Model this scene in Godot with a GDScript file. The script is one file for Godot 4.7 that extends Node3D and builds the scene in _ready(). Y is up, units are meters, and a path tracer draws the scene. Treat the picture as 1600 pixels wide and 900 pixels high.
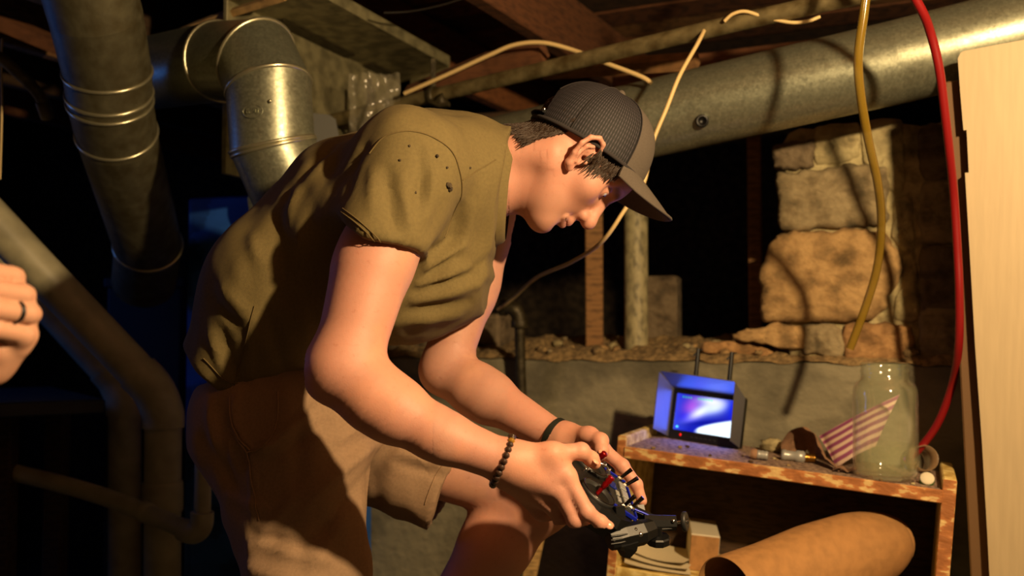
extends Node3D
# A dim basement: a young man bends over a radio controller beside a makeshift shelf with a small monitor.

const FOCAL := 1569.0
var cam := Transform3D()
var wall_x := Vector3()      # along the wall, to the right and towards the camera
var wall_in := Vector3()     # into the wall
var wall_at := Vector3()     # a point of the wall face at floor height
var shelf_t := Transform3D() # the tilted shelf: x right, y up, z towards the room
var tex_cache := {}
var mats := {}
var used := {}
var rng := RandomNumberGenerator.new()

func _ready() -> void:
	rng.seed = 7
	setup_view()
	make_materials()
	build_shell()
	build_stones()
	build_ceiling()
	build_ducts()
	build_pipes()
	build_cables()
	build_door()
	build_shelf()
	build_monitor()
	build_shelf_items()
	build_person()
	build_controller()
	build_helper_person()

func setup_view() -> void:
	var c := Camera3D.new()
	c.name = "camera"
	c.fov = rad_to_deg(2.0 * atan(450.0 / FOCAL))
	c.near = 0.05
	c.far = 40.0
	c.position = Vector3(0, 1.1, 0)
	c.rotation.x = atan(70.0 / FOCAL)
	var lens := CameraAttributesPhysical.new()   # a wide aperture: the background is a little soft
	lens.frustum_focal_length = 12.0 * FOCAL / 450.0
	lens.frustum_focus_distance = 1.55
	lens.frustum_near = 0.05
	lens.frustum_far = 40.0
	lens.exposure_aperture = 3.8
	c.attributes = lens
	add_child(c)
	c.current = true
	cam = c.transform
	var env := Environment.new()
	env.background_mode = Environment.BG_COLOR
	env.background_color = Color(0, 0, 0)
	env.ambient_light_source = Environment.AMBIENT_SOURCE_DISABLED
	env.tonemap_mode = Environment.TONE_MAPPER_LINEAR
	env.tonemap_exposure = 1.0
	env.sdfgi_enabled = true
	env.ssao_enabled = true
	env.ssil_enabled = true
	var we := WorldEnvironment.new()
	we.name = "world_environment"
	we.environment = env
	add_child(we)
	# the bare bulb that hangs right of the picture
	var bulb_at := Vector3(0.76, 1.66, -0.55)
	var l := OmniLight3D.new()
	l.name = "bulb_light"
	l.light_color = Color(1.0, 0.85, 0.63)
	l.light_energy = 3.9
	l.light_size = 0.03
	l.omni_range = 12.0
	l.omni_attenuation = 2.0
	l.shadow_enabled = true
	l.position = bulb_at
	add_child(l)
	# daylight from a small window left of the picture
	var a := AreaLight3D.new()
	a.name = "window_light"
	a.light_color = Color(0.25, 0.52, 1.0)
	a.light_energy = 0.22
	a.area_size = Vector2(0.5, 0.35)
	a.area_range = 12.0
	a.shadow_enabled = true
	add_child(a)
	a.look_at_from_position(Vector3(-2.33, 1.45, -2.45), Vector3(-0.75, 1.20, -2.68), Vector3.UP)
	# geometry frames
	var yaw := deg_to_rad(26.0)
	wall_x = Vector3(cos(yaw), 0, sin(yaw))
	wall_in = Vector3(sin(yaw), 0, -cos(yaw))
	wall_at = Vector3(0.911, 0, -2.27)
	var sy := deg_to_rad(22.0)
	var st := deg_to_rad(5.2)
	var u0 := Vector3(cos(sy), 0, sin(sy))
	var u := u0 * cos(st) - Vector3.UP * sin(st)
	var v := u0 * sin(st) + Vector3.UP * cos(st)
	shelf_t = Transform3D(Basis(u * 0.92, v * 0.92, u.cross(v) * 0.92), at(978, 697, 2.116))

# ---------------------------------------------------------------- helpers
func at(px: float, py: float, d: float) -> Vector3:
	return cam * Vector3((px - 800.0) / FOCAL * d, (450.0 - py) / FOCAL * d, -d)

func wall(t: float, y: float, w: float) -> Vector3:
	return wall_at + wall_x * t + wall_in * w + Vector3(0, y, 0)

func on_wall(px: float, py: float, w := 0.0) -> Vector3:   # where the ray through a pixel meets the plane w behind the wall face
	var o := cam.origin
	var dir := at(px, py, 1.0) - o
	var t := (wall_at + wall_in * w - o).dot(wall_in) / dir.dot(wall_in)
	return o + dir * t

func numbered(n: String) -> String:
	if not used.has(n):
		used[n] = 0
		return n
	used[n] += 1
	return "%s_%03d" % [n, used[n]]

func thing(n: String, label: String, cat: String, pos := Vector3.ZERO, group := "") -> Node3D:
	var o := Node3D.new()
	o.name = numbered(n)
	o.position = pos
	add_child(o)
	tag(o, label, cat, group)
	return o

func tag(o: Node3D, label: String, cat: String, group := "") -> void:
	o.set_meta("label", label)
	o.set_meta("category", cat)
	if group != "":
		o.set_meta("group", group)

func struct(o: Node3D) -> Node3D:
	o.set_meta("kind", "structure")
	return o

func put(n: String, mesh: Mesh, m: Material, parent: Node3D = null) -> MeshInstance3D:
	var o := MeshInstance3D.new()
	o.mesh = mesh
	o.material_override = m
	if parent == null:
		o.name = numbered(n)
		add_child(o)
	else:
		o.name = n
		parent.add_child(o, true)
	return o

class MB:   # collects triangles; points are in world or local space as the caller likes
	var st := SurfaceTool.new()
	var t := Transform3D()
	var col := Color(1, 1, 1)
	func _init() -> void:
		st.begin(Mesh.PRIMITIVE_TRIANGLES)
	func smooth(on: bool) -> MB:
		st.set_smooth_group(0 if on else -1)
		return self
	func v(p: Vector3, uv := Vector2.ZERO) -> void:
		st.set_color(col)
		st.set_uv(uv)
		st.add_vertex(t * p)
	func tri(a: Vector3, b: Vector3, c: Vector3, out: Vector3) -> void:
		if (b - a).cross(c - a).dot(out) > 0.0:
			v(a); v(c); v(b)
		else:
			v(a); v(b); v(c)
	func quad(a: Vector3, b: Vector3, c: Vector3, d: Vector3, out: Vector3) -> void:
		tri(a, b, c, out)
		tri(a, c, d, out)
	func quad_uv(a: Vector3, b: Vector3, c: Vector3, d: Vector3, ua: Vector2, ub: Vector2, uc: Vector2, ud: Vector2, out: Vector3) -> void:
		if (b - a).cross(c - a).dot(out) > 0.0:
			v(a, ua); v(c, uc); v(b, ub); v(a, ua); v(d, ud); v(c, uc)
		else:
			v(a, ua); v(b, ub); v(c, uc); v(a, ua); v(c, uc); v(d, ud)
	func box(c: Vector3, size: Vector3, bevel := 0.002, basis := Basis()) -> MB:
		smooth(false)
		var h := size * 0.5
		var b: float = minf(bevel, minf(h.x, minf(h.y, h.z)) * 0.45)
		var p := {}
		for sx in [-1, 1]:
			for sy in [-1, 1]:
				for sz in [-1, 1]:
					var s := Vector3(sx, sy, sz)
					for ax in 3:
						var q := Vector3(h.x - b, h.y - b, h.z - b)
						q[ax] = h[ax]
						p[Vector4i(sx, sy, sz, ax)] = c + basis * (q * s)
		for ax in 3:
			var i := (ax + 1) % 3
			var j := (ax + 2) % 3
			for s in [-1, 1]:
				var ks := []
				for e in [[-1, -1], [1, -1], [1, 1], [-1, 1]]:
					var k := Vector4i(0, 0, 0, ax)
					k[ax] = s; k[i] = e[0]; k[j] = e[1]
					ks.append(p[k])
				var n := Vector3.ZERO
				n[ax] = s
				quad(ks[0], ks[1], ks[2], ks[3], basis * n)
			for s1 in [-1, 1]:
				for s2 in [-1, 1]:
					var k0 := Vector4i(); k0[i] = s1; k0[j] = s2; k0[ax] = -1
					var k1 := k0; k1[ax] = 1
					var a0 := k0; a0.w = i
					var a1 := k1; a1.w = i
					var b0 := k0; b0.w = j
					var b1 := k1; b1.w = j
					var n2 := Vector3.ZERO
					n2[i] = s1; n2[j] = s2
					quad(p[a0], p[a1], p[b1], p[b0], basis * n2)
		for sx in [-1, 1]:
			for sy in [-1, 1]:
				for sz in [-1, 1]:
					tri(p[Vector4i(sx, sy, sz, 0)], p[Vector4i(sx, sy, sz, 1)], p[Vector4i(sx, sy, sz, 2)], basis * Vector3(sx, sy, sz))
		return self
	func ring_frame(pts: PackedVector3Array) -> Array:
		var fr := []
		var n := pts.size()
		var up := Vector3.ZERO
		for i in n:
			var tg := (pts[mini(i + 1, n - 1)] - pts[maxi(i - 1, 0)]).normalized()
			if up == Vector3.ZERO:
				up = Vector3.UP if absf(tg.y) < 0.9 else Vector3.RIGHT
			up = (up - tg * up.dot(tg)).normalized()
			fr.append([tg.cross(up).normalized(), up, tg])
		return fr
	func tube(pts: PackedVector3Array, r0: float, r1 := -1.0, sides := 12, caps := true, radii := PackedFloat32Array(), flat := 1.0) -> MB:
		smooth(sides > 8 or r0 < 0.004)
		var n := pts.size()
		if r1 < 0.0:
			r1 = r0
		var fr := ring_frame(pts)
		var ring := []
		for i in n:
			var r: float = radii[i] if radii.size() == n else lerpf(r0, r1, float(i) / (n - 1))
			var row := PackedVector3Array()
			for s in sides:
				var a := TAU * s / sides
				row.append(pts[i] + (fr[i][0] * cos(a) + fr[i][1] * sin(a) * flat) * r)
			ring.append(row)
		for i in n - 1:
			for s in sides:
				var s2 := (s + 1) % sides
				var a: Vector3 = ring[i][s]; var b: Vector3 = ring[i][s2]; var c: Vector3 = ring[i + 1][s2]; var d: Vector3 = ring[i + 1][s]
				var out := (a + b + c + d) * 0.25 - (pts[i] + pts[i + 1]) * 0.5
				quad_uv(a, b, c, d, Vector2(float(s) / sides, float(i) / n), Vector2(float(s + 1) / sides, float(i) / n), Vector2(float(s + 1) / sides, float(i + 1) / n), Vector2(float(s) / sides, float(i + 1) / n), out)
		if caps:
			smooth(false)
			for s in sides:
				var s2 := (s + 1) % sides
				tri(pts[0], ring[0][s], ring[0][s2], -fr[0][2])
				tri(pts[n - 1], ring[n - 1][s], ring[n - 1][s2], fr[n - 1][2])
		return self
	func lathe(prof: PackedVector2Array, xf: Transform3D, sides := 24, smooth_on := true) -> MB:   # profile of (radius, height) turned about local y
		smooth(smooth_on)
		for i in prof.size() - 1:
			var p := prof[i]; var q := prof[i + 1]
			var nrm := Vector2(q.y - p.y, -(q.x - p.x))
			for s in sides:
				var a0 := TAU * s / sides; var a1 := TAU * (s + 1) / sides
				var am := (a0 + a1) * 0.5
				var a := xf * Vector3(p.x * cos(a0), p.y, p.x * sin(a0)); var b := xf * Vector3(p.x * cos(a1), p.y, p.x * sin(a1))
				var c := xf * Vector3(q.x * cos(a1), q.y, q.x * sin(a1)); var d := xf * Vector3(q.x * cos(a0), q.y, q.x * sin(a0))
				var out := xf.basis * Vector3(nrm.x * cos(am), nrm.y, nrm.x * sin(am))
				if p.x < 1e-6:
					tri(a, c, d, out)
				elif q.x < 1e-6:
					tri(a, b, c, out)
				else:
					quad(a, b, c, d, out)
		return self
	func torus(c: Vector3, axis: Vector3, big: float, small: float, sides := 28, tube_sides := 8, squash := 1.0) -> MB:
		smooth(true)
		var x := axis.cross(Vector3.UP if absf(axis.normalized().y) < 0.9 else Vector3.RIGHT).normalized()
		var y := axis.normalized().cross(x)
		var z := axis.normalized()
		var pt := func(i: int, j: int) -> Vector3:
			var a := TAU * i / sides; var b := TAU * j / tube_sides
			return c + (x * cos(a) + y * sin(a)) * (big + small * cos(b)) + z * small * sin(b) * squash
		for i in sides:
			var am := TAU * (i + 0.5) / sides
			var core := c + (x * cos(am) + y * sin(am)) * big
			for j in tube_sides:
				var a: Vector3 = pt.call(i, j); var b: Vector3 = pt.call(i + 1, j); var cc: Vector3 = pt.call(i + 1, j + 1); var d: Vector3 = pt.call(i, j + 1)
				quad(a, b, cc, d, (a + b + cc + d) * 0.25 - core)
		return self
	func ball(c: Vector3, r: Vector3, basis := Basis(), seg := 16) -> MB:
		smooth(true)
		var rows := seg / 2
		for i in rows:
			for j in seg:
				var q := []
				for e in [[0, 0], [0, 1], [1, 1], [1, 0]]:
					var th: float = PI * (i + e[0]) / rows
					var ph: float = TAU * (j + e[1]) / seg
					q.append(c + basis * (Vector3(sin(th) * cos(ph), cos(th), sin(th) * sin(ph)) * r))
				var out: Vector3 = (q[0] + q[1] + q[2] + q[3]) * 0.25 - c
				if i == 0:
					tri(q[0], q[2], q[3], out)
				elif i == rows - 1:
					tri(q[0], q[1], q[2], out)
				else:
					quad(q[0], q[1], q[2], q[3], out)
		return self
	func prism(poly: PackedVector2Array, depth: float, xf: Transform3D) -> MB:   # outline in local xy, extruded from z = 0 to -depth
		smooth(false)
		var ids := Geometry2D.triangulate_polygon(poly)
		for i in range(0, ids.size(), 3):
			for z in [0.0, -depth]:
				var a := xf * Vector3(poly[ids[i]].x, poly[ids[i]].y, z); var b := xf * Vector3(poly[ids[i + 1]].x, poly[ids[i + 1]].y, z); var c := xf * Vector3(poly[ids[i + 2]].x, poly[ids[i + 2]].y, z)
				tri(a, b, c, xf.basis.z * (1.0 if z == 0.0 else -1.0))
		var n := poly.size()
		var area := 0.0
		for i in n:
			area += poly[i].cross(poly[(i + 1) % n])
		for i in n:
			var p := poly[i]; var q := poly[(i + 1) % n]
			var e := q - p
			var nn := Vector2(e.y, -e.x) * signf(area)
			quad(xf * Vector3(p.x, p.y, 0), xf * Vector3(q.x, q.y, 0), xf * Vector3(q.x, q.y, -depth), xf * Vector3(p.x, p.y, -depth), xf.basis * Vector3(nn.x, nn.y, 0))
		return self
	func sheet(nu: int, nv: int, f: Callable, two_sided := 0.0) -> MB:   # f(u, v) -> point; a thickness is laid behind it
		smooth(true)
		var g := []
		for i in nu + 1:
			var row := []
			for j in nv + 1:
				row.append(f.call(float(i) / nu, float(j) / nv))
			g.append(row)
		for i in nu:
			for j in nv:
				var a: Vector3 = g[i][j]; var b: Vector3 = g[i + 1][j]; var c: Vector3 = g[i + 1][j + 1]; var d: Vector3 = g[i][j + 1]
				var n := (b - a).cross(d - a).normalized()
				var u0 := float(i) / nu; var u1 := float(i + 1) / nu; var v0 := float(j) / nv; var v1 := float(j + 1) / nv
				quad_uv(a, b, c, d, Vector2(u0, v0), Vector2(u1, v0), Vector2(u1, v1), Vector2(u0, v1), n)
				if two_sided > 0.0:
					var o := n * two_sided
					quad_uv(a - o, b - o, c - o, d - o, Vector2(u0, v0), Vector2(u1, v0), Vector2(u1, v1), Vector2(u0, v1), -n)
		return self
	func done(tangents := false) -> ArrayMesh:
		st.generate_normals()
		if tangents:
			st.generate_tangents()
		return st.commit()

func curve(pts: Array, per := 8) -> PackedVector3Array:   # Catmull-Rom through the points
	var out := PackedVector3Array()
	var n := pts.size()
	for i in n - 1:
		var a: Vector3 = pts[maxi(i - 1, 0)]; var b: Vector3 = pts[i]; var c: Vector3 = pts[i + 1]; var d: Vector3 = pts[mini(i + 2, n - 1)]
		for k in per:
			out.append(b.cubic_interpolate(c, a, d, float(k) / per))
	out.append(pts[n - 1])
	return out

func px_path(list: Array) -> Array:   # [[px, py, depth], ...] to points
	var out := []
	for e in list:
		out.append(at(e[0], e[1], e[2]))
	return out

func noise_tex(sd: int, freq: float, ramp: Array, kind := 0, oct := 4, size := 512) -> NoiseTexture2D:
	var key := str([sd, freq, ramp, kind, oct, size])
	if tex_cache.has(key):
		return tex_cache[key]
	var n := FastNoiseLite.new()
	n.seed = sd
	n.frequency = freq
	n.noise_type = FastNoiseLite.TYPE_SIMPLEX_SMOOTH if kind == 0 else (FastNoiseLite.TYPE_CELLULAR if kind == 1 else FastNoiseLite.TYPE_VALUE)
	if kind == 1:
		n.cellular_return_type = FastNoiseLite.RETURN_CELL_VALUE
	n.fractal_octaves = oct
	n.fractal_type = FastNoiseLite.FRACTAL_FBM if kind != 1 else FastNoiseLite.FRACTAL_NONE
	var t := NoiseTexture2D.new()
	t.width = size; t.height = size
	t.seamless = true
	t.noise = n
	if ramp.size() > 0:
		var g := Gradient.new()
		var offs := PackedFloat32Array(); var cols := PackedColorArray()
		for r in ramp:
			offs.append(r[0]); cols.append(r[1])
		g.offsets = offs; g.colors = cols
		t.color_ramp = g
	tex_cache[key] = t
	return t

func bump_tex(sd: int, freq: float, strength: float, kind := 0, oct := 4, size := 512) -> NoiseTexture2D:
	var key := str(["n", sd, freq, strength, kind, oct, size])
	if tex_cache.has(key):
		return tex_cache[key]
	var t: NoiseTexture2D = noise_tex(sd + 1000, freq, [], kind, oct, size).duplicate()
	t.as_normal_map = true
	t.bump_strength = strength
	tex_cache[key] = t
	return t

func mat(n: String, c: Color, rough: float, metal := 0.0) -> StandardMaterial3D:
	var m := StandardMaterial3D.new()
	m.resource_name = n
	m.albedo_color = c
	m.roughness = rough
	m.metallic = metal
	mats[n] = m
	return m

func tri_tex(m: StandardMaterial3D, scale: Vector3, albedo: Texture2D, normal: Texture2D = null, depth := 1.0, world := false) -> StandardMaterial3D:
	m.uv1_triplanar = true
	m.uv1_world_triplanar = world
	m.uv1_scale = scale
	if albedo:
		m.albedo_texture = albedo
	if normal:
		m.normal_enabled = true
		m.normal_texture = normal
		m.normal_scale = depth
	return m

func g(v: float) -> Color:
	return Color(v, v, v)

func make_materials() -> void:
	var m: StandardMaterial3D
	m = mat("concrete", Color(0.56, 0.53, 0.43), 0.92)
	tri_tex(m, Vector3(1.3, 1.3, 1.3), noise_tex(1, 0.006, [[0.0, g(0.55)], [0.45, g(0.85)], [0.62, g(1.0)], [0.80, g(0.98)], [0.84, Color(1.5, 1.5, 1.45)], [1.0, Color(1.6, 1.6, 1.5)]], 0, 5), bump_tex(1, 0.03, 6.0), 0.7)
	m = mat("dark_concrete", Color(0.30, 0.28, 0.23), 0.95)
	tri_tex(m, Vector3(1.3, 1.3, 1.3), noise_tex(2, 0.02, [[0.2, g(0.6)], [0.8, g(1.1)]]), bump_tex(1, 0.03, 6.0), 0.7)
	m = mat("rubble", Color(0.66, 0.55, 0.37), 0.95)
	tri_tex(m, Vector3(5, 5, 5), noise_tex(2, 0.02, [[0.2, g(0.6)], [0.8, g(1.1)]]), bump_tex(2, 0.06, 10.0), 1.0)
	m = mat("dirt", Color(0.30, 0.25, 0.18), 1.0)
	tri_tex(m, Vector3(2, 2, 2), noise_tex(2, 0.02, [[0.2, g(0.6)], [0.8, g(1.1)]]), bump_tex(2, 0.06, 10.0), 1.0)
	for s in [["stone_tan", Color(0.70, 0.57, 0.38)], ["stone_grey", Color(0.60, 0.54, 0.41)], ["stone_orange", Color(0.70, 0.54, 0.35)], ["stone_dark", Color(0.46, 0.40, 0.31)], ["mortar", Color(0.72, 0.67, 0.50)]]:
		m = mat(s[0], s[1], 0.93)
		tri_tex(m, Vector3(3, 3, 3), noise_tex(3, 0.009, [[0.15, Color(0.50, 0.50, 0.48)], [0.4, Color(0.82, 0.80, 0.78)], [0.6, g(1.0)], [0.85, Color(1.15, 1.08, 1.0)]], 0, 6), bump_tex(3, 0.03, 9.0, 0, 5), 1.0)
	m = mat("galvanised", Color(0.66, 0.67, 0.58), 0.40, 0.75)
	tri_tex(m, Vector3(5, 5, 5), noise_tex(4, 0.09, [[0.0, g(0.80)], [0.5, g(0.88)], [1.0, g(0.98)]], 1, 1), bump_tex(4, 0.05, 1.2, 0, 3), 0.16)
	m.roughness_texture = noise_tex(5, 0.05, [[0.0, g(0.75)], [1.0, g(1.25)]], 1, 1)
	m = mat("galvanised_dusty", Color(0.43, 0.41, 0.32), 0.55, 0.55)
	tri_tex(m, Vector3(4, 4, 4), noise_tex(6, 0.012, [[0.2, Color(0.74, 0.70, 0.62)], [0.55, g(0.88)], [0.78, g(0.98)], [0.82, g(1.25)]], 0, 6), bump_tex(4, 0.05, 1.2, 0, 3), 0.5)
	m = mat("sheet_metal", Color(0.62, 0.59, 0.45), 0.45, 0.35)
	tri_tex(m, Vector3(3, 3, 3), noise_tex(7, 0.01, [[0.2, g(0.7)], [0.8, g(1.05)]], 0, 4), bump_tex(7, 0.012, 2.0, 0, 2), 0.5)
	m = mat("metal_bead", Color(0.80, 0.78, 0.66), 0.3, 0.85)
	m = mat("iron", Color(0.30, 0.27, 0.19), 0.5, 0.5)
	tri_tex(m, Vector3(6, 6, 6), noise_tex(6, 0.012, [[0.2, Color(0.60, 0.56, 0.48)], [0.55, g(0.85)], [0.78, g(1.0)], [0.82, g(1.35)]], 0, 6), bump_tex(2, 0.06, 10.0), 0.25)
	m = mat("steel_pipe", Color(0.52, 0.47, 0.33), 0.55, 0.35)
	tri_tex(m, Vector3(4, 4, 4), noise_tex(6, 0.012, [[0.2, Color(0.60, 0.56, 0.48)], [0.55, g(0.85)], [0.78, g(1.0)], [0.82, g(1.35)]], 0, 6), bump_tex(2, 0.06, 10.0), 0.12)
	m = mat("painted_post", Color(0.66, 0.62, 0.47), 0.6)
	tri_tex(m, Vector3(4, 2, 4), noise_tex(8, 0.02, [[0.2, g(0.55)], [0.5, g(0.9)], [0.75, g(1.0)], [0.85, g(1.25)]], 0, 5), bump_tex(2, 0.06, 10.0), 0.15)
	for s in [["wood", Color(0.55, 0.40, 0.24)], ["wood_red", Color(0.41, 0.25, 0.14)], ["joist_lit", Color(0.58, 0.36, 0.20)], ["wood_dark", Color(0.26, 0.18, 0.10)], ["wood_pale", Color(0.72, 0.58, 0.36)]]:
		m = mat(s[0], s[1], 0.85)
		tri_tex(m, Vector3(3, 14, 3), noise_tex(9, 0.012, [[0.2, g(0.7)], [0.5, g(0.95)], [0.8, g(1.1)]], 0, 4), bump_tex(9, 0.02, 3.0), 0.5)
	m = mat("pvc", Color(0.70, 0.67, 0.55), 0.45)
	tri_tex(m, Vector3(2, 2, 2), noise_tex(10, 0.01, [[0.2, g(0.82)], [0.8, g(1.0)]]))
	m = mat("cabinet_lit_blue", Color(0.17, 0.38, 0.72), 0.5)  # blue light on the furnace, put into its colour; the stains are its own
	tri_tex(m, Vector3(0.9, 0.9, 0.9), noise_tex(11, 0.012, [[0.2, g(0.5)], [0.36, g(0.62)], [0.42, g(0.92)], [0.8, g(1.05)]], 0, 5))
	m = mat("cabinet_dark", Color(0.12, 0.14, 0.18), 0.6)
	m = mat("cream_paint", Color(0.73, 0.65, 0.51), 0.55)
	tri_tex(m, Vector3(14, 0.8, 14), noise_tex(12, 0.012, [[0.2, g(0.96)], [0.8, g(1.0)]], 0, 4), bump_tex(12, 0.02, 2.0), 0.2)
	mat("brown_paint", Color(0.40, 0.29, 0.17), 0.7)
	mat("black_plastic", Color(0.035, 0.035, 0.04), 0.42)
	mat("dark_grey_plastic", Color(0.13, 0.13, 0.13), 0.45)
	mat("grey_plastic", Color(0.30, 0.30, 0.28), 0.6)
	mat("chrome", Color(0.85, 0.85, 0.85), 0.2, 1.0)
	mat("dark_chrome", Color(0.30, 0.28, 0.27), 0.25, 1.0)
	mat("silver", Color(0.62, 0.62, 0.60), 0.35, 0.3)
	mat("red_metal", Color(0.55, 0.03, 0.05), 0.3, 0.6)
	mat("blue_light_paint", Color(0.05, 0.12, 0.65), 0.3, 0.2)  # blue light from the monitor, painted onto the controller edges
	mat("cable_white", Color(0.85, 0.74, 0.52), 0.5)
	mat("wire_dark", Color(0.12, 0.10, 0.08), 0.6)
	mat("red_rubber", Color(0.50, 0.05, 0.06), 0.45)
	m = mat("kraft", Color(0.66, 0.48, 0.28), 0.8)
	tri_tex(m, Vector3(4, 4, 4), noise_tex(13, 0.015, [[0.2, g(0.88)], [0.8, g(1.04)]], 0, 5), bump_tex(13, 0.008, 3.0, 0, 3), 0.4)
	mat("card_white", Color(0.80, 0.76, 0.66), 0.8)
	mat("paper", Color(0.82, 0.77, 0.64), 0.85)

# ---------------------------------------------------------------- the room
func wall_basis() -> Basis:
	return Basis(wall_x, Vector3.UP, -wall_in)

func wbox(n: String, t0: float, t1: float, y0: float, y1: float, w0: float, w1: float, m: Material, parent: Node3D = null, bevel := 0.004) -> MeshInstance3D:
	var b := MB.new()
	b.box(wall((t0 + t1) / 2, (y0 + y1) / 2, (w0 + w1) / 2), Vector3(t1 - t0, y1 - y0, w1 - w0), bevel, wall_basis())
	return put(n, b.done(), m, parent)

func build_shell() -> void:
	var s := func(n: String, c: Vector3, size: Vector3, m: String) -> void:
		struct(put(n, MB.new().box(c, size, 0.0005).done(), mats[m]))
	s.call("floor", Vector3(0, -0.06, -1.7), Vector3(5.2, 0.12, 7.0), "dark_concrete")
	s.call("wall_left", Vector3(-2.47, 1.1, -1.7), Vector3(0.14, 2.3, 7.0), "dark_concrete")
	s.call("wall_right", Vector3(2.47, 1.1, -1.7), Vector3(0.14, 2.3, 7.0), "dark_concrete")
	s.call("wall_far", Vector3(0, 1.1, -5.05), Vector3(5.2, 2.3, 0.14), "dirt")
	s.call("wall_behind", Vector3(0, 1.1, 1.62), Vector3(5.2, 2.3, 0.14), "dark_concrete")
	s.call("ceiling", Vector3(0, 2.19, -1.7), Vector3(5.2, 0.14, 7.0), "wood_dark")
	# foundation wall with the crawl space above and behind it
	struct(wbox("wall_foundation", -1.50, 1.55, 0.0, 1.035, 0.0, 0.45, mats["concrete"], null, 0.012))
	struct(wbox("trim_crawl_space_floor", -1.50, 1.4, 0.80, 0.99, 0.43, 2.2, mats["dirt"]))
	var n := FastNoiseLite.new()
	n.seed = 5; n.frequency = 14.0; n.fractal_octaves = 3
	var bed := MB.new()
	bed.sheet(150, 18, func(u: float, v: float) -> Vector3:
		var t := lerpf(-1.45, 0.60, u)
		var w := lerpf(-0.004, 0.46, v)
		var p := wall(t, 0, w)
		var h := 0.012 + (0.016 * n.get_noise_2d(t * 1.6, w * 1.6) + 0.022 * n.get_noise_2d(t * 0.5 + 9.0, w * 0.5)) * smoothstep(-0.01, 0.06, w) + 0.035 * smoothstep(0.02, 0.3, w)
		if v == 0.0:
			h = -0.006 + 0.010 * n.get_noise_2d(t * 0.7, 3.0)
		return p + Vector3(0, 1.035 + maxf(h, -0.012), 0))
	var bm := put("rubble_bed", bed.done(), mats["rubble"])
	tag(bm, "layer of crumbled mortar and grit lying on top of the concrete foundation wall", "rubble")
	bm.set_meta("kind", "stuff")
	# pieces lying on the ledge
	for i in 36:
		var t := rng.randf_range(-1.0, 0.15)
		var w := 0.02 + 0.26 * pow(rng.randf(), 1.5)
		var r := rng.randf_range(0.006, 0.017)
		var b := MB.new()
		lump(b, Vector3.ZERO, Vector3(r * rng.randf_range(1.0, 1.7), r * 0.75, r * rng.randf_range(0.9, 1.3)), i + 60, 0.35, 10)
		var o := put("rubble_piece", b.done(), mats[["mortar", "rubble", "stone_grey", "stone_tan"][i % 4]])
		o.position = wall(t, 1.052 + 0.05 * smoothstep(0.02, 0.3, w) * 0.6, w)
		o.rotation.y = rng.randf() * TAU
		tag(o, "small broken lump of mortar lying among the grit on the foundation ledge", "rubble", "mortar lumps on the ledge")
	# the hanging bulb and the small window, both outside the picture
	var bulb := thing("light_bulb", "bare warm light bulb hanging from a ceiling cord beside the cream door", "light bulb", Vector3(0.76, 1.66, -0.55))
	var em := mat("bulb_glow", Color(1, 0.85, 0.6), 0.4)
	em.emission_enabled = true
	em.emission = Color(1.0, 0.75, 0.45)
	em.emission_energy_multiplier = 4.0
	put("glass", MB.new().lathe(PackedVector2Array([Vector2(0, -0.035), Vector2(0.018, -0.031), Vector2(0.030, -0.015), Vector2(0.031, 0.0), Vector2(0.024, 0.022), Vector2(0.014, 0.045), Vector2(0.013, 0.055), Vector2(0, 0.056)]), Transform3D(), 20).done(), em, bulb)
	put("socket", MB.new().lathe(PackedVector2Array([Vector2(0, 0.053), Vector2(0.017, 0.053), Vector2(0.018, 0.09), Vector2(0.008, 0.105), Vector2(0, 0.105)]), Transform3D(), 16).done(), mats["black_plastic"], bulb)
	put("cord", MB.new().tube(PackedVector3Array([Vector3(0, 0.10, 0), Vector3(0, 0.2, 0), Vector3(0, 0.46, 0)]), 0.003).done(), mats["wire_dark"], bulb)
	var win := thing("window_1", "small basement window with a bluish pane high in the left wall", "window", Vector3(-2.395, 1.45, -2.45))
	struct(win)
	var glow := mat("dusk_pane", Color(0.1, 0.2, 0.4), 0.3)
	glow.emission_enabled = true
	glow.emission = Color(0.10, 0.22, 0.5)
	glow.emission_energy_multiplier = 0.3
	put("pane", MB.new().box(Vector3.ZERO, Vector3(0.01, 0.35, 0.5), 0.001).done(), glow, win)
	var fr := MB.new()
	for q in [[0, 0.19, 0.03, 0.56], [0, -0.19, 0.03, 0.56]]:
		fr.box(Vector3(0.0, q[1], 0), Vector3(0.03, q[2], q[3]), 0.002)
	for z in [-0.265, 0.265]:
		fr.box(Vector3(0.0, 0, z), Vector3(0.03, 0.36, 0.03), 0.002)
	put("window_frame", fr.done(), mats["wood"], win)

func lump(b: MB, c: Vector3, r: Vector3, sd: int, rough := 0.2, seg := 14) -> void:   # an irregular rounded piece
	var n := FastNoiseLite.new()
	n.seed = sd
	n.frequency = 0.9
	b.smooth(true)
	var rows := seg / 2
	var f := func(i: int, j: int) -> Vector3:
		var th := PI * i / rows
		var ph := TAU * (j % seg) / seg
		var d := Vector3(sin(th) * cos(ph), cos(th), sin(th) * sin(ph))
		return c + d * r * (1.0 + rough * n.get_noise_3dv(d * 1.6) * 2.0)
	for i in rows:
		for j in seg:
			var a: Vector3 = f.call(i, j); var bb: Vector3 = f.call(i, j + 1); var cc: Vector3 = f.call(i + 1, j + 1); var d: Vector3 = f.call(i + 1, j)
			var out := (a + bb + cc + d) * 0.25 - c
			if i == 0:
				b.tri(a, cc, d, out)
			elif i == rows - 1:
				b.tri(a, bb, cc, out)
			else:
				b.quad(a, bb, cc, d, out)

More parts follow.
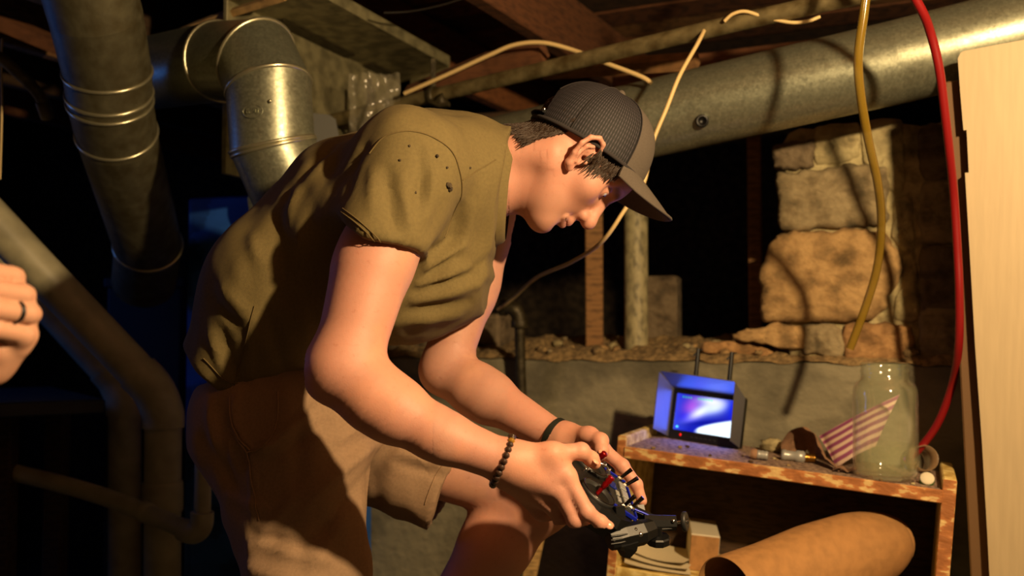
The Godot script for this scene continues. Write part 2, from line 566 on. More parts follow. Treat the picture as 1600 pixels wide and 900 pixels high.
func stone(parent: Node3D, n: String, outline: Array, w: float, depth: float, m: String, bulge: float, sd: int, jag := 0.006) -> void:
	var pts := []
	for e in outline:
		pts.append(on_wall(e[0], e[1], w))
	pts.append(pts[0]); pts.append(pts[1]); pts.append(pts[2])
	var nz := FastNoiseLite.new()
	nz.seed = sd
	nz.frequency = 18.0
	nz.fractal_octaves = 4
	var edge := PackedVector3Array()
	var c := Vector3()
	for i in range(1, pts.size() - 2):   # straight runs with slightly rounded corners
		var a: Vector3 = pts[i - 1]; var b: Vector3 = pts[i]; var d: Vector3 = pts[i + 1]; var e: Vector3 = pts[i + 2]
		for k in 8:
			var f := k / 8.0
			var p := b.lerp(d, f).lerp(b.cubic_interpolate(d, a, e, f), 0.6)
			edge.append(p)
	for i in edge.size():
		var q := edge[i]
		edge[i] = q + wall_x * nz.get_noise_3dv(q) * jag * 2.0 + Vector3.UP * nz.get_noise_3dv(q + Vector3(5, 5, 5)) * jag * 2.0
		c += edge[i]
	c /= edge.size()
	var rings := 11
	var cnt := edge.size()
	var b2 := MB.new()
	b2.smooth(true)
	var g2 := []
	for r in rings + 3:
		var row := []
		for i in cnt + 1:
			var e := edge[i % cnt]
			var p: Vector3
			if r <= rings:
				var f := pow(float(r) / rings, 0.75)
				p = c.lerp(e, f)
				var round_off := sqrt(maxf(0.0, 1.0 - pow(f, 6.0)))
				p -= wall_in * (bulge * round_off + 0.008 * nz.get_noise_3dv(p * 0.5) + 0.005 * nz.get_noise_3dv(p * 2.5))
			else:
				p = e + wall_in * depth * (r - rings) / 2.0
			row.append(p)
		g2.append(row)
	for r in g2.size() - 1:
		for i in cnt:
			var a: Vector3 = g2[r][i]; var bb: Vector3 = g2[r][i + 1]; var cc: Vector3 = g2[r + 1][i + 1]; var d: Vector3 = g2[r + 1][i]
			var out := -wall_in if r < rings else (a + cc) * 0.5 - c
			if r == 0:
				b2.tri(a, cc, d, out)
			else:
				b2.quad(a, bb, cc, d, out)
	put(n, b2.done(), mats[m], parent)

func build_stones() -> void:
	# the broken end of the old stone wall that stands on the ledge
	var o := Node3D.new()
	o.name = "wall_stone"
	add_child(o)
	struct(o)
	stone(o, "mortar", [[1232, 205], [1440, 196], [1640, 170], [1640, 600], [1440, 590], [1260, 575], [1230, 540], [1215, 470], [1232, 380], [1228, 280]], 0.042, 0.22, "mortar", 0.0, 31, 0.004)
	stone(o, "stone", [[1208, 228], [1268, 220], [1272, 258], [1240, 268], [1210, 264]], 0.03, 0.20, "stone_dark", 0.018, 32)
	stone(o, "stone", [[1272, 202], [1340, 192], [1345, 240], [1330, 252], [1276, 258]], 0.045, 0.20, "mortar", 0.012, 33, 0.003)
	stone(o, "stone", [[1212, 272], [1262, 266], [1330, 258], [1382, 262], [1388, 310], [1378, 352], [1300, 356], [1222, 360], [1216, 320]], 0.03, 0.22, "stone_grey", 0.020, 34)
	stone(o, "stone", [[1206, 380], [1230, 362], [1300, 360], [1380, 362], [1402, 390], [1406, 430], [1388, 470], [1368, 500], [1290, 504], [1200, 503], [1187, 480], [1188, 420]], 0.02, 0.24, "stone_tan", 0.024, 35)
	stone(o, "stone", [[1142, 522], [1160, 516], [1200, 508], [1252, 508], [1254, 545], [1200, 540], [1146, 530]], 0.03, 0.2, "stone_tan", 0.014, 36)
	stone(o, "stone", [[1256, 508], [1316, 508], [1318, 556], [1256, 552]], 0.04, 0.2, "stone_grey", 0.012, 37)
	stone(o, "stone", [[1322, 508], [1390, 505], [1424, 512], [1430, 545], [1426, 574], [1322, 566]], 0.028, 0.2, "stone_orange", 0.016, 38)
	stone(o, "stone", [[1348, 195], [1408, 188], [1414, 300], [1392, 300], [1350, 252]], 0.042, 0.2, "mortar", 0.010, 39, 0.003)
	stone(o, "stone", [[1396, 312], [1424, 310], [1430, 390], [1412, 396], [1394, 372]], 0.042, 0.2, "mortar", 0.010, 40, 0.003)
	stone(o, "stone", [[1412, 402], [1432, 398], [1436, 500], [1396, 498], [1400, 470], [1412, 436]], 0.042, 0.2, "mortar", 0.010, 41, 0.003)
	stone(o, "stone", [[1100, 537], [1142, 532], [1200, 545], [1200, 556], [1102, 552]], 0.05, 0.14, "stone_orange", 0.008, 42, 0.003)
	var k := 43
	for row in [[200, 280], [286, 380], [386, 480], [486, 590]]:
		stone(o, "stone", [[1438, row[0]], [1490, row[0] - 4], [1560, row[0] - 10], [1564, row[1]], [1500, row[1] + 2], [1440, row[1]]], 0.035, 0.2, ["stone_grey", "stone_dark"][k % 2], 0.012, k)
		k += 1

func build_ceiling() -> void:
	# joists run into the wall; subfloor boards run along it
	var js := Node3D.new()
	js.name = "trim_joists"
	add_child(js)
	struct(js)
	var i := 0
	for t in [-3.1, -2.7, -2.3, -1.9, -1.42, -0.95, 0.98]:
		var b := MB.new()
		var m: Material = mats[["wood_red", "wood_dark", "wood", "wood_dark", "joist_lit", "wood_red", "wood_dark"][i]]  # one joist is a lighter copy: light on its side put into the colour
		b.box(wall(t, 1.99, -0.35), Vector3(0.045, 0.18, 3.4), 0.004, wall_basis())
		put("joist", b.done(), m, js)
		i += 1
	var sf := Node3D.new()
	sf.name = "trim_subfloor"
	add_child(sf)
	struct(sf)
	for k in 22:
		var w := -1.9 + 0.15 * k
		var b := MB.new()
		b.box(wall(-0.7, 2.095 + 0.003 * (k % 2), w), Vector3(4.4, 0.022, 0.14), 0.002, wall_basis())
		put("board", b.done(), mats[["wood_red", "wood", "wood_red", "wood_dark"][k % 4]], sf)
	var beam := wbox("sill_beam", -0.75, 0.9, 1.68, 1.82, 0.07, 0.21, mats["wood_red"])
	tag(beam, "reddish brown timber sill running above and behind the large round duct", "beam")
	# loose timber and a lit timber edge against the ceiling
	var lit_edge := put("lit_edge", MB.new().tube(curve(px_path([[225, 75, 2.5], [330, 31, 2.38], [445, -6, 2.25]])), 0.010, 0.012, 4).done(), mats["wood_pale"])  # light along a timber edge, built as a pale strip
	tag(lit_edge, "pale strip painting the light on a timber edge, running along the ceiling above the duct elbow", "lit_edge")
	var bl := MB.new()
	var p0 := at(-20, 25, 2.6); var p1 := at(105, 78, 2.75)
	bl.tube(PackedVector3Array([p0, p0.lerp(p1, 0.5), p1]), 0.026, 0.026, 4)
	tag(put("block", bl.done(), mats["wood_red"]), "short reddish timber block in the upper left behind the leftmost duct", "timber")
	# boards that show between plenum and void
	for q in [[[640, 150, 2.62], [760, 100, 2.5], [850, 82, 2.42], 0.030, "wood_red", "reddish timber blocking under the white cable, left of the cap"], [[850, 112, 2.52], [980, 103, 2.42], [1090, 95, 2.34], 0.022, "wood", "brown timber strip above the round duct, behind the top of the cap"]]:
		var pts := px_path([q[0], q[1], q[2]])
		tag(put("timber_strip", MB.new().tube(PackedVector3Array(pts), q[3], q[3], 4).done(), mats[q[4]]), q[5], "timber")

# ---------------------------------------------------------------- ducts
func duct(o: Node3D, path: Array, radii: Array, m: String, beads: Array, n := "section") -> void:   # straight round sections, mitred at the joints, with raised beads
	for i in path.size() - 1:
		var a: Vector3 = path[i]; var b: Vector3 = path[i + 1]
		var dir := (b - a).normalized()
		var n0: Vector3 = dir if i == 0 else (dir + (a - path[i - 1]).normalized()).normalized()
		var n1: Vector3 = dir if i == path.size() - 2 else (dir + (path[i + 2] - b).normalized()).normalized()
		var x := dir.cross(Vector3.UP if absf(dir.y) < 0.95 else Vector3.RIGHT).normalized()
		var y := dir.cross(x)
		var mb := MB.new()
		mb.smooth(true)
		var seg := 40
		var ring := func(c: Vector3, nn: Vector3, r: float, s: int) -> Vector3:
			var d := (x * cos(TAU * s / seg) + y * sin(TAU * s / seg)) * r
			return c + d - dir * d.dot(nn) / dir.dot(nn)
		for s in seg:
			var steps := 6
			for k in steps:
				var f0 := float(k) / steps; var f1 := float(k + 1) / steps
				var q0: Vector3 = ring.call(a, n0, radii[i], s); var q1: Vector3 = ring.call(a, n0, radii[i], s + 1)
				var q2: Vector3 = ring.call(b, n1, radii[i + 1], s + 1); var q3: Vector3 = ring.call(b, n1, radii[i + 1], s)
				var aa := q0.lerp(q3, f0); var bb := q1.lerp(q2, f0); var cc := q1.lerp(q2, f1); var dd := q0.lerp(q3, f1)
				mb.quad(aa, bb, cc, dd, (aa + cc) * 0.5 - a.lerp(b, (f0 + f1) / 2))
		put(n, mb.done(), mats[m], o)
		for e in beads:
			if e[0] == i:
				var c := a.lerp(b, e[1])
				var nn: Vector3 = n0.lerp(n1, e[1]).normalized()
				var r: float = lerpf(radii[i], radii[i + 1], e[1])
				var tb := MB.new()
				tb.smooth(true)
				for s in 40:
					for k in 6:
						var q := []
						for w in [[s, k], [s + 1, k], [s + 1, k + 1], [s, k + 1]]:
							var base: Vector3 = ring.call(c, nn, r, w[0])
							var rad := (base - c).normalized()
							q.append(base + rad * cos(TAU * w[1] / 6) * 0.004 + dir * sin(TAU * w[1] / 6) * 0.0045)
						var core: Vector3 = ring.call(c, nn, r, s)
						mb = tb
						tb.quad(q[0], q[1], q[2], q[3], (q[0] + q[2]) * 0.5 - core)
				put("bead", tb.done(), mats["metal_bead"], o)

func build_ducts() -> void:
	# the long round duct over the stone wall
	var o := thing("round_duct", "long galvanised round duct crossing above the stone wall at upper right", "duct")
	duct(o, px_path([[420, 324, 2.68], [640, 272, 2.52], [1080, 171, 2.28], [1403, 97, 2.12], [1760, 8, 1.97], [2300, -140, 1.78]]), [0.0885, 0.0885, 0.0885, 0.0875, 0.0865, 0.0865], "galvanised", [])
	var hp := at(1097, 189, 2.188)
	var toward := (cam.origin - hp).normalized()
	var hb := Basis(toward.cross(Vector3.UP).normalized(), toward, toward.cross(Vector3.UP).normalized().cross(toward))
	put("plug", MB.new().lathe(PackedVector2Array([Vector2(0, 0.001), Vector2(0.006, 0.001), Vector2(0.0085, 0.006), Vector2(0.013, 0.007), Vector2(0.0145, 0.002), Vector2(0.0145, -0.012)]), Transform3D(hb, hp), 20).done(), mats["black_plastic"], o)
	# the elbow in the middle left
	var e := thing("duct_elbow", "shiny galvanised duct elbow turning down behind the man's back", "duct")
	duct(e, px_path([[215, 118, 2.50], [345, 96, 2.22], [402, 96, 2.12], [420, 138, 2.08], [426, 226, 2.08], [452, 288, 2.10], [530, 345, 2.16], [620, 380, 2.25]]), [0.087, 0.087, 0.087, 0.087, 0.0865, 0.086, 0.086, 0.086], "galvanised", [[1, 0.0], [2, 0.0], [3, 0.0], [4, 0.0], [4, 0.07], [5, 0.0]], "gore")
	put("screw", MB.new().ball(at(422, 158, 1.992), Vector3(0.004, 0.004, 0.004), Basis(), 8).done(), mats["metal_bead"], e)
	for q in [[390, 156], [394, 156]]:
		put("rivet", MB.new().ball(at(q[0], q[1], 2.006), Vector3(0.0016, 0.003, 0.0016), Basis(), 8).done(), mats["metal_bead"], e)
	var on := (at(396, 188, 2.0) - at(424, 188, 2.08))
	on = (on - Vector3.UP * on.y).normalized()
	var oc := at(424, 188, 2.08) + on * 0.0872
	var ox := Vector3.UP.cross(on).normalized()
	var oval := PackedVector3Array()
	for i in 33:
		oval.append(oc + ox * cos(TAU * i / 32.0) * 0.021 + Vector3.UP * sin(TAU * i / 32.0) * 0.0135 - on * 0.0026 * pow(cos(TAU * i / 32.0), 2.0))
	put("embossed_oval", MB.new().tube(oval, 0.0011, 0.0011, 6, false).done(), mats["galvanised"], e)
	var tm := TextMesh.new()
	var sf := SystemFont.new()
	sf.font_names = PackedStringArray(["Droid Sans"])
	tm.font = sf
	tm.text = "6.30"
	tm.font_size = 16
	tm.pixel_size = 0.0009
	tm.depth = 0.003
	var tx := put("embossed_number", tm, mats["galvanised"], e)
	tx.transform = Transform3D(Basis(ox, Vector3.UP, on), oc - on * 0.0005)
	# the big one at far left
	var l := thing("duct_branch", "large dusty duct with an adjustable elbow dropping down at the upper left", "duct")
	duct(l, px_path([[60, -300, 1.80], [150, 25, 2.05], [168, 112, 2.14], [172, 158, 2.18], [184, 215, 2.26], [232, 385, 2.62], [225, 440, 2.75]]), [0.093, 0.092, 0.090, 0.0885, 0.087, 0.084, 0.084], "galvanised_dusty", [[2, 0.0], [2, 0.72], [3, 0.0], [3, 0.85], [4, 0.98]])
	# sheet metal plenum
	var p := thing("plenum", "rectangular sheet metal plenum under the joists behind the duct elbow", "duct")
	var y := 1.87
	var flat := func(px: float, py: float) -> Vector3:   # a point of the pan's underside
		var d := at(px, py, 1.0) - cam.origin
		return cam.origin + d * ((y - cam.origin.y) / d.y)
	var a: Vector3 = flat.call(352, 0); var b: Vector3 = flat.call(622, 130); var c: Vector3 = flat.call(703, 104); var d2: Vector3 = flat.call(440, -40)
	var mb := MB.new()
	mb.smooth(false)
	var up := Vector3(0, 0.03, 0)
	mb.quad(a, b, c, d2, Vector3.DOWN)
	mb.quad(a + up, b + up, c + up, d2 + up, Vector3.UP)
	for q in [[a, b], [b, c], [c, d2], [d2, a]]:
		mb.quad(q[0], q[1], q[1] + up, q[0] + up, ((q[0] + q[1]) - (a + c)) * 0.5)
	put("pan", mb.done(), mats["sheet_metal"], p)
	var sb := MB.new()
	sb.smooth(false)
	var along := (b - a).normalized()
	var side := Vector3.UP.cross(along).normalized()
	var bs := Basis(along, Vector3.UP, along.cross(Vector3.UP))
	sb.box((a + b) * 0.5 + Vector3(0, -0.20, 0), Vector3(a.distance_to(b), 0.41, 0.012), 0.002, bs)
	put("side_panel", sb.done(), mats["sheet_metal"], p)
	var lip := MB.new()
	var lx := (c - b).normalized()
	lip.box(b.lerp(c, 0.62) + Vector3(0, -0.018, 0), Vector3(b.distance_to(c) * 0.72, 0.036, 0.006), 0.001, Basis(lx, Vector3.UP, lx.cross(Vector3.UP)))
	put("end_lip", lip.done(), mats["sheet_metal"], p)
	for f in [[0.22, 0.62], [0.74, 0.90]]:
		var s2 := MB.new()
		var m0 := a.lerp(b, f[0]); var m1 := a.lerp(b, f[1])
		s2.box((m0 + m1) * 0.5 + (c - b).normalized() * 0.03 + Vector3(0, -0.003, 0), Vector3(m0.distance_to(m1), 0.005, 0.035), 0.001, bs)
		put("seam_strip", s2.done(), mats["iron"], p)
	# grey box and crumpled plastic under the plenum
	var gb := MB.new()
	var poly := PackedVector2Array()
	for q in [[0, 0], [0.085, 0], [0.10, 0.02], [0.085, 0.095], [0.07, 0.105], [0, 0.11]]:
		poly.append(Vector2(q[0], q[1]))
	gb.prism(poly, 0.07, Transform3D(Basis(Vector3.UP, 0.2), at(468, 245, 2.42)))
	tag(put("equipment_housing", gb.done(), mats["grey_plastic"]), "dark grey housing with rounded corner between the duct elbow and the man's back", "box")
	var nz := FastNoiseLite.new()
	nz.seed = 12; nz.frequency = 9.0; nz.fractal_octaves = 3
	var film := mat("clear_film", Color(0.75, 0.72, 0.62, 0.22), 0.12)
	film.transparency = BaseMaterial3D.TRANSPARENCY_ALPHA
	var pl := MB.new()
	pl.sheet(24, 24, func(u: float, v: float) -> Vector3:
		var q := at(lerpf(545, 625, u), lerpf(115, 205, v), 2.55)
		return q + Vector3(0, 0, 0.04) * nz.get_noise_2d(u * 0.25, v * 0.12))
	tag(put("plastic_sheet", pl.done(), film), "crinkled clear plastic sheet hanging under the plenum behind the man's shoulder", "plastic sheet")

func pipe(n: String, pts: Array, r: float, m: String, label: String, cat := "pipe", r1 := -1.0) -> Node3D:
	var o := thing(n, label, cat)
	put("tube", MB.new().tube(curve(px_path(pts)), r, r1, 18).done(), mats[m], o)
	return o

func collar(o: Node3D, a: Vector3, b: Vector3, r: float, m: String, n := "coupling") -> void:
	put(n, MB.new().tube(PackedVector3Array([a, a.lerp(b, 0.06), a.lerp(b, 0.5), a.lerp(b, 0.94), b]), r, r, 20, true, PackedFloat32Array([r * 0.95, r, r, r, r * 0.95])).done(), mats[m], o)

func build_pipes() -> void:
	var p := pipe("ceiling_pipe", [[420, 214, 2.84], [560, 178, 2.66], [800, 120, 2.38], [1120, 43, 2.10], [1400, -22, 1.90], [1900, -150, 1.66]], 0.018, "steel_pipe", "long grey steel pipe slung under the joists across the top of the picture")
	for q in [[677, 150, 2.52, 30], [577, 178, 2.64, 24]]:
		var c := at(q[0], q[1], q[2])
		put("hanger", MB.new().torus(c, at(1120, 43, 2.10) - at(800, 120, 2.38), 0.021, 0.005, 20, 6, 2.2).box(c + Vector3(0.0, 0.055, 0), Vector3(0.012, 0.08, 0.003), 0.0005).done(), mats["iron"], p)
	var clamp := MB.new()
	lump(clamp, at(690, 160, 2.48), Vector3(0.016, 0.018, 0.016), 5, 0.4, 10)
	clamp.tube(PackedVector3Array([at(672, 158, 2.49), at(688, 165, 2.47), at(702, 163, 2.46)]), 0.006)
	put("clamp", clamp.done(), mats["iron"], p)
	pipe("branch_pipe", [[700, 190, 2.75], [780, 186, 2.7], [900, 176, 2.6]], 0.019, "wood_dark", "short dark pipe behind the back of the cap, below the ceiling pipe")
	# iron pipe with elbow at the wall
	var ip := thing("iron_pipe", "dark iron water pipe with an elbow dropping down the foundation wall", "pipe")
	put("tube", MB.new().tube(curve(px_path([[812, 500, 2.630], [813, 560, 2.640], [815, 640, 2.650], [815, 820, 2.670]])), 0.0138).done(), mats["iron"], ip)
	put("elbow", MB.new().tube(curve(px_path([[752, 478, 2.670], [785, 479, 2.650], [803, 483, 2.630], [811, 497, 2.630], [812, 510, 2.630]])), 0.0195).done(), mats["iron"], ip)
	put("branch", MB.new().tube(curve(px_path([[640, 474, 2.770], [700, 477, 2.710], [755, 478, 2.670]])), 0.0185).done(), mats["iron"], ip)
	collar(ip, at(748, 478, 2.675), at(764, 478, 2.665), 0.0235, "iron")
	collar(ip, at(782, 479, 2.655), at(793, 480, 2.650), 0.0235, "iron")
	collar(ip, at(812, 500, 2.630), at(812, 512, 2.630), 0.023, "iron")
	# posts on the ledge
	var post := thing("steel_post", "pale peeling round steel post standing on the ledge below the cap's brim", "post")
	put("shaft", MB.new().tube(PackedVector3Array([at(994, 555, 2.70), at(994, 430, 2.70), at(993, 200, 2.70)]), 0.0318, 0.0318, 24).done(), mats["painted_post"], post)
	var sd := MB.new()
	var s0 := at(927, 552, 2.82); var s1 := at(930, 180, 2.82)
	sd.box((s0 + s1) * 0.5, Vector3(0.048, s0.distance_to(s1), 0.09), 0.003, Basis(Vector3.UP, -0.1))
	tag(put("wooden_stud", sd.done(), mats["wood"]), "upright brown wooden stud left of the pale steel post", "post")
	var s2 := MB.new()
	s0 = at(1180, 572, 2.75); s1 = at(1180, 200, 2.75)
	s2.box((s0 + s1) * 0.5, Vector3(0.035, s0.distance_to(s1), 0.06), 0.003, Basis(Vector3.UP, -0.3))
	tag(put("wooden_stud", s2.done(), mats["wood"]), "dim narrow stud in the crawl space just left of the stone wall", "post")
	var bk := MB.new()
	bk.box(at(1035, 496, 2.95), Vector3(0.10, 0.24, 0.10), 0.006, Basis(Vector3.UP, -0.3))
	tag(put("brick_pier", bk.done(), mats["stone_dark"]), "dim brown brick pier in the crawl space right of the pale steel post", "pier")
	var b2 := MB.new()
	b2.box(at(700, 528, 3.02), Vector3(0.40, 0.14, 0.12), 0.008, wall_basis())
	tag(put("concrete_block", b2.done(), mats["stone_dark"]), "brownish concrete block on the ledge behind the iron pipe elbow", "block")
	var st2 := MB.new()
	s0 = at(826, 905, 2.42); s1 = at(840, 838, 2.42)
	var sdir := (s1 - s0).normalized()
	s0 = s0 - sdir * (s0.y - 0.01) / sdir.y
	st2.box((s0 + s1) * 0.5, Vector3(0.034, s0.distance_to(s1), 0.02), 0.002, Basis(sdir.cross(Vector3(0, 0, 1)).normalized(), sdir, sdir.cross(Vector3(0, 0, 1)).normalized().cross(sdir)))
	tag(put("batten", st2.done(), mats["wood_pale"]), "pale wooden batten standing against the concrete wall behind the man's raised shin", "batten")
	# pvc drains
	var d1 := thing("drain_pipe", "cream plastic drain pipe running diagonally down at left, the nearer and brighter one", "pipe")
	put("slope", MB.new().tube(PackedVector3Array([at(-520, -195, 2.16), at(60, 420, 2.36), at(238, 606, 2.45)]), 0.046, 0.046, 24).done(), mats["pvc"], d1)
	put("elbow", MB.new().tube(curve(px_path([[214, 581, 2.44], [240, 610, 2.45], [254, 645, 2.46], [255, 668, 2.46]])), 0.050, 0.050, 24).done(), mats["pvc"], d1)
	put("drop", MB.new().tube(PackedVector3Array([at(255, 660, 2.46), at(254, 800, 2.46), at(252, 1200, 2.46)]), 0.044, 0.044, 24).done(), mats["pvc"], d1)
	collar(d1, at(254, 752, 2.46), at(254, 800, 2.46), 0.049, "pvc")
	var d2 := thing("drain_pipe", "second plastic drain pipe in shadow behind the brighter diagonal one", "pipe")
	put("slope", MB.new().tube(PackedVector3Array([at(-500, -60, 2.58), at(60, 460, 2.74), at(180, 592, 2.80)]), 0.046, 0.046, 20).done(), mats["pvc"], d2)
	put("elbow", MB.new().tube(curve(px_path([[165, 575, 2.79], [182, 596, 2.80], [194, 625, 2.80], [195, 648, 2.80]])), 0.050, 0.050, 20).done(), mats["pvc"], d2)
	put("drop", MB.new().tube(PackedVector3Array([at(195, 640, 2.80), at(195, 800, 2.80), at(194, 1150, 2.80)]), 0.044, 0.044, 20).done(), mats["pvc"], d2)
	var d3 := thing("waste_pipe", "thin plastic waste pipe running low at left and turning up beside the shorts", "pipe")
	put("run", MB.new().tube(curve(px_path([[-420, 620, 2.85], [-40, 722, 2.55], [10, 735, 2.5], [150, 772, 2.38], [300, 831, 2.25]])), 0.021).done(), mats["pvc"], d3)
	put("elbow", MB.new().tube(curve(px_path([[285, 827, 2.26], [302, 832, 2.25], [314, 822, 2.25], [316, 800, 2.25]])), 0.026).done(), mats["pvc"], d3)
	put("riser", MB.new().tube(PackedVector3Array([at(316, 806, 2.25), at(317, 760, 2.25), at(319, 660, 2.25)]), 0.019).done(), mats["pvc"], d3)
	collar(d3, at(222, 798, 2.32), at(234, 803, 2.31), 0.024, "pvc")
	# conduit at upper left
	var c := pipe("conduit", [[-300, -120, 2.2], [-30, 70, 2.2], [10, 98, 2.2], [50, 135, 2.22], [68, 160, 2.24], [74, 182, 2.26]], 0.013, "steel_pipe", "short grey conduit bending down in the upper left corner")
	collar(c, at(66, 158, 2.237), at(75, 184, 2.262), 0.016, "steel_pipe", "fitting")
	tag(put("wire", MB.new().tube(curve(px_path([[3, 60, 2.3], [2, 110, 2.3], [3, 170, 2.3], [0, 280, 2.3]])), 0.0025, -1.0, 6).done(), mats["cable_white"]), "thin pale wire hanging at the left edge below the conduit", "wire")
	# cabinets in the dark; the blue of the furnace is light put into its colour
	var fc := thing("furnace_cabinet", "tall painted sheet metal furnace cabinet with dark stains behind the man, blue light put into its colour", "furnace")
	var fb := MB.new()
	var q0 := at(291, 470, 2.75)
	var fr2 := Basis(Vector3.UP, -0.30)
	fb.box(q0 + fr2 * Vector3(0.21, (1.47 - q0.y + 0.02 - q0.y) * 0.5, -0.15), Vector3(0.42, 1.45, 0.30), 0.006, fr2)
	put("body", fb.done(), mats["cabinet_lit_blue"], fc)
	put("door_panel", MB.new().box(q0 + fr2 * Vector3(0.21, -0.62, 0.006), Vector3(0.36, 0.80, 0.014), 0.004, fr2).done(), mats["cabinet_lit_blue"], fc)
	var wh := thing("appliance_cabinet", "dim painted metal cabinet left of the furnace behind the drain pipes", "cabinet")
	var q1 := at(165, 445, 2.95)
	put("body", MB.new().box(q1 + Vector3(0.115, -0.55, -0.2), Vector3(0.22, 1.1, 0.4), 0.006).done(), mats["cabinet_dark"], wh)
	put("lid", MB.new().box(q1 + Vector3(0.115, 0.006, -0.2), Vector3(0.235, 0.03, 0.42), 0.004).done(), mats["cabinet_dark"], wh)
	var bn := thing("workbench", "low dark bench in the left corner catching faint blue light on its top", "bench")
	var q2 := at(-60, 632, 2.5)
	put("top", MB.new().box(q2 + Vector3(0, 0, -0.1), Vector3(0.45, 0.035, 0.7), 0.004, Basis(Vector3.UP, 0.6)).done(), mats["cabinet_dark"], bn)
	for s in [[-0.12, 0.1], [0.15, -0.1], [-0.1, -0.3], [0.12, 0.12]]:
		put("leg", MB.new().box(Vector3(q2.x + s[0], q2.y * 0.5 - 0.01, q2.z - 0.1 + s[1]), Vector3(0.05, q2.y - 0.02, 0.05), 0.004).done(), mats["wood_dark"], bn)

func cable(n: String, pts: Array, r: float, m: String, label: String, cat: String) -> MeshInstance3D:
	var o := put(n, MB.new().tube(curve(px_path(pts), 10), r, r, 10).done(), mats[m])
	tag(o, label, cat)
	return o

func build_cables() -> void:
	cable("cable", [[632, 146, 2.50], [700, 116, 2.45], [765, 86, 2.40], [805, 70, 2.37], [850, 67, 2.34], [900, 80, 2.31], [945, 98, 2.26], [1000, 119, 2.22], [1018, 130, 2.21]], 0.0052, "cable_white", "cream cable arching over the ceiling pipe above the cap", "cable")
	cable("cable", [[1100, 48, 2.10], [1090, 68, 2.06], [1062, 118, 2.02], [1042, 168, 2.01], [1019, 225, 2.01], [1006, 285, 2.01], [978, 325, 1.98], [940, 378, 2.02], [892, 410, 2.2], [838, 434, 2.42], [802, 466, 2.58], [778, 484, 2.63]], 0.0042, "cable_white", "cream cable hanging from the ceiling pipe past the cap down to the iron elbow", "cable")
	cable("wire", [[1132, 33, 2.06], [1145, 22, 2.05], [1165, 18, 2.04], [1195, 27, 2.03], [1235, 35, 2.01], [1262, 33, 2.0], [1281, 26, 2.0]], 0.0036, "cable_white", "short pale loose wire lying over the right part of the ceiling pipe", "wire")
	cable("wire", [[600, 20, 2.4], [640, 18, 2.4], [690, 8, 2.38], [740, -8, 2.35]], 0.0022, "wire_dark", "thin dark wire stapled across the joists above the plenum", "wire")
	# the tubes
	var amber := mat("amber_hose", Color(0.50, 0.40, 0.12, 0.72), 0.18)
	amber.transparency = BaseMaterial3D.TRANSPARENCY_ALPHA
	var y := put("amber_hose", MB.new().tube(curve(px_path([[1375, -180, 1.72], [1360, -60, 1.735], [1350, 20, 1.745], [1341, 90, 1.76], [1345, 150, 1.78], [1357, 220, 1.82], [1372, 290, 1.87], [1377, 350, 1.92], [1371, 415, 1.96], [1354, 475, 1.985], [1328, 545, 2.0]]), 12), 0.0080, 0.0080, 16).done(), amber)
	tag(y, "translucent amber hose hanging down in front of the stone wall", "hose")
	var r := thing("red_hose", "red rubber hose hanging down beside the cream door", "hose")
	var pts := curve(px_path([[1310, -150, 1.70], [1390, -65, 1.72], [1437, 10, 1.75], [1455, 55, 1.78], [1468, 110, 1.80], [1477, 180, 1.83], [1484, 240, 1.86], [1491, 310, 1.90], [1496, 390, 1.92], [1499, 460, 1.93], [1498, 540, 1.96], [1488, 600, 2.03], [1466, 660, 2.07], [1436, 702, 2.10], [1415, 720, 2.12]]), 12)
	put("tube", MB.new().tube(pts, 0.0078, 0.0078, 16).done(), mats["red_rubber"], r)
	put("cut_end", MB.new().tube(PackedVector3Array([pts[0], pts[0].lerp(pts[6], 0.5), pts[6]]), 0.0088, 0.0088, 16).done(), mats["red_rubber"], r)

func build_door() -> void:
	# the unhinged door that leans at the right edge, with its hinge mortises
	var o := thing("cream_door", "cream painted old door leaning upright at the right edge, hinge notches in its side", "door")
	var lo := at(1548, 940, 1.94); var hi := at(1504, 80, 1.92)
	var up := (hi - lo).normalized()
	var right := wall_x
	right = (right - up * right.dot(up)).normalized()
	var out := right.cross(up)
	var h := hi.distance_to(lo)
	var k := h / 860.0   # metres for one pixel of height
	var poly := PackedVector2Array()
	for q in [[0, -900], [0, 110], [-1, 250], [-4, 400], [-5, 560], [-6, 672], [0, 672], [0, 738], [-5, 738], [-7, 800], [-8, 850], [-3, 858], [2, 860]]:
		poly.append(Vector2(q[0] * k * 0.9, q[1] * k))
	poly.append(Vector2(0.62, h + 0.035))
	poly.append(Vector2(0.62, -900 * k))
	var ground := lo.y / up.y
	for i in poly.size():
		if poly[i].y < 0.0:
			poly[i].y = -ground + 0.01
	put("slab", MB.new().prism(poly, 0.034, Transform3D(Basis(right, up, out), lo)).done(), mats["cream_paint"], o)
	var frame := MB.new()
	frame.box(lo + up * (h * 0.482 - ground * 0.5) + right * 0.050 - out * 0.062, Vector3(0.17, h * 0.964 + ground - 0.02, 0.05), 0.003, Basis(right, up, out))
	var fr := put("dark_plank", frame.done(), mats["brown_paint"])
	tag(fr, "dark brown plank standing right behind the left edge of the cream door", "plank")
	fr.set_meta("label", "dark brown plank standing right behind the left edge of the cream door")
	put("sliver", MB.new().box(lo + up * (h * 0.765) - right * 0.0335 - out * 0.042, Vector3(0.003, 0.075, 0.006), 0.0005, Basis(right, up, out)).done(), mats["cream_paint"], fr)

# ---------------------------------------------------------------- the shelf and what stands on it
func on_shelf(px: float, py: float, y := 0.0) -> Vector3:   # where the ray through a pixel meets the board (y above it), in shelf coordinates
	var o := shelf_t.affine_inverse() * cam.origin
	var d := shelf_t.basis.inverse() * ray(px, py)
	return o + d * ((y - o.y) / d.y)

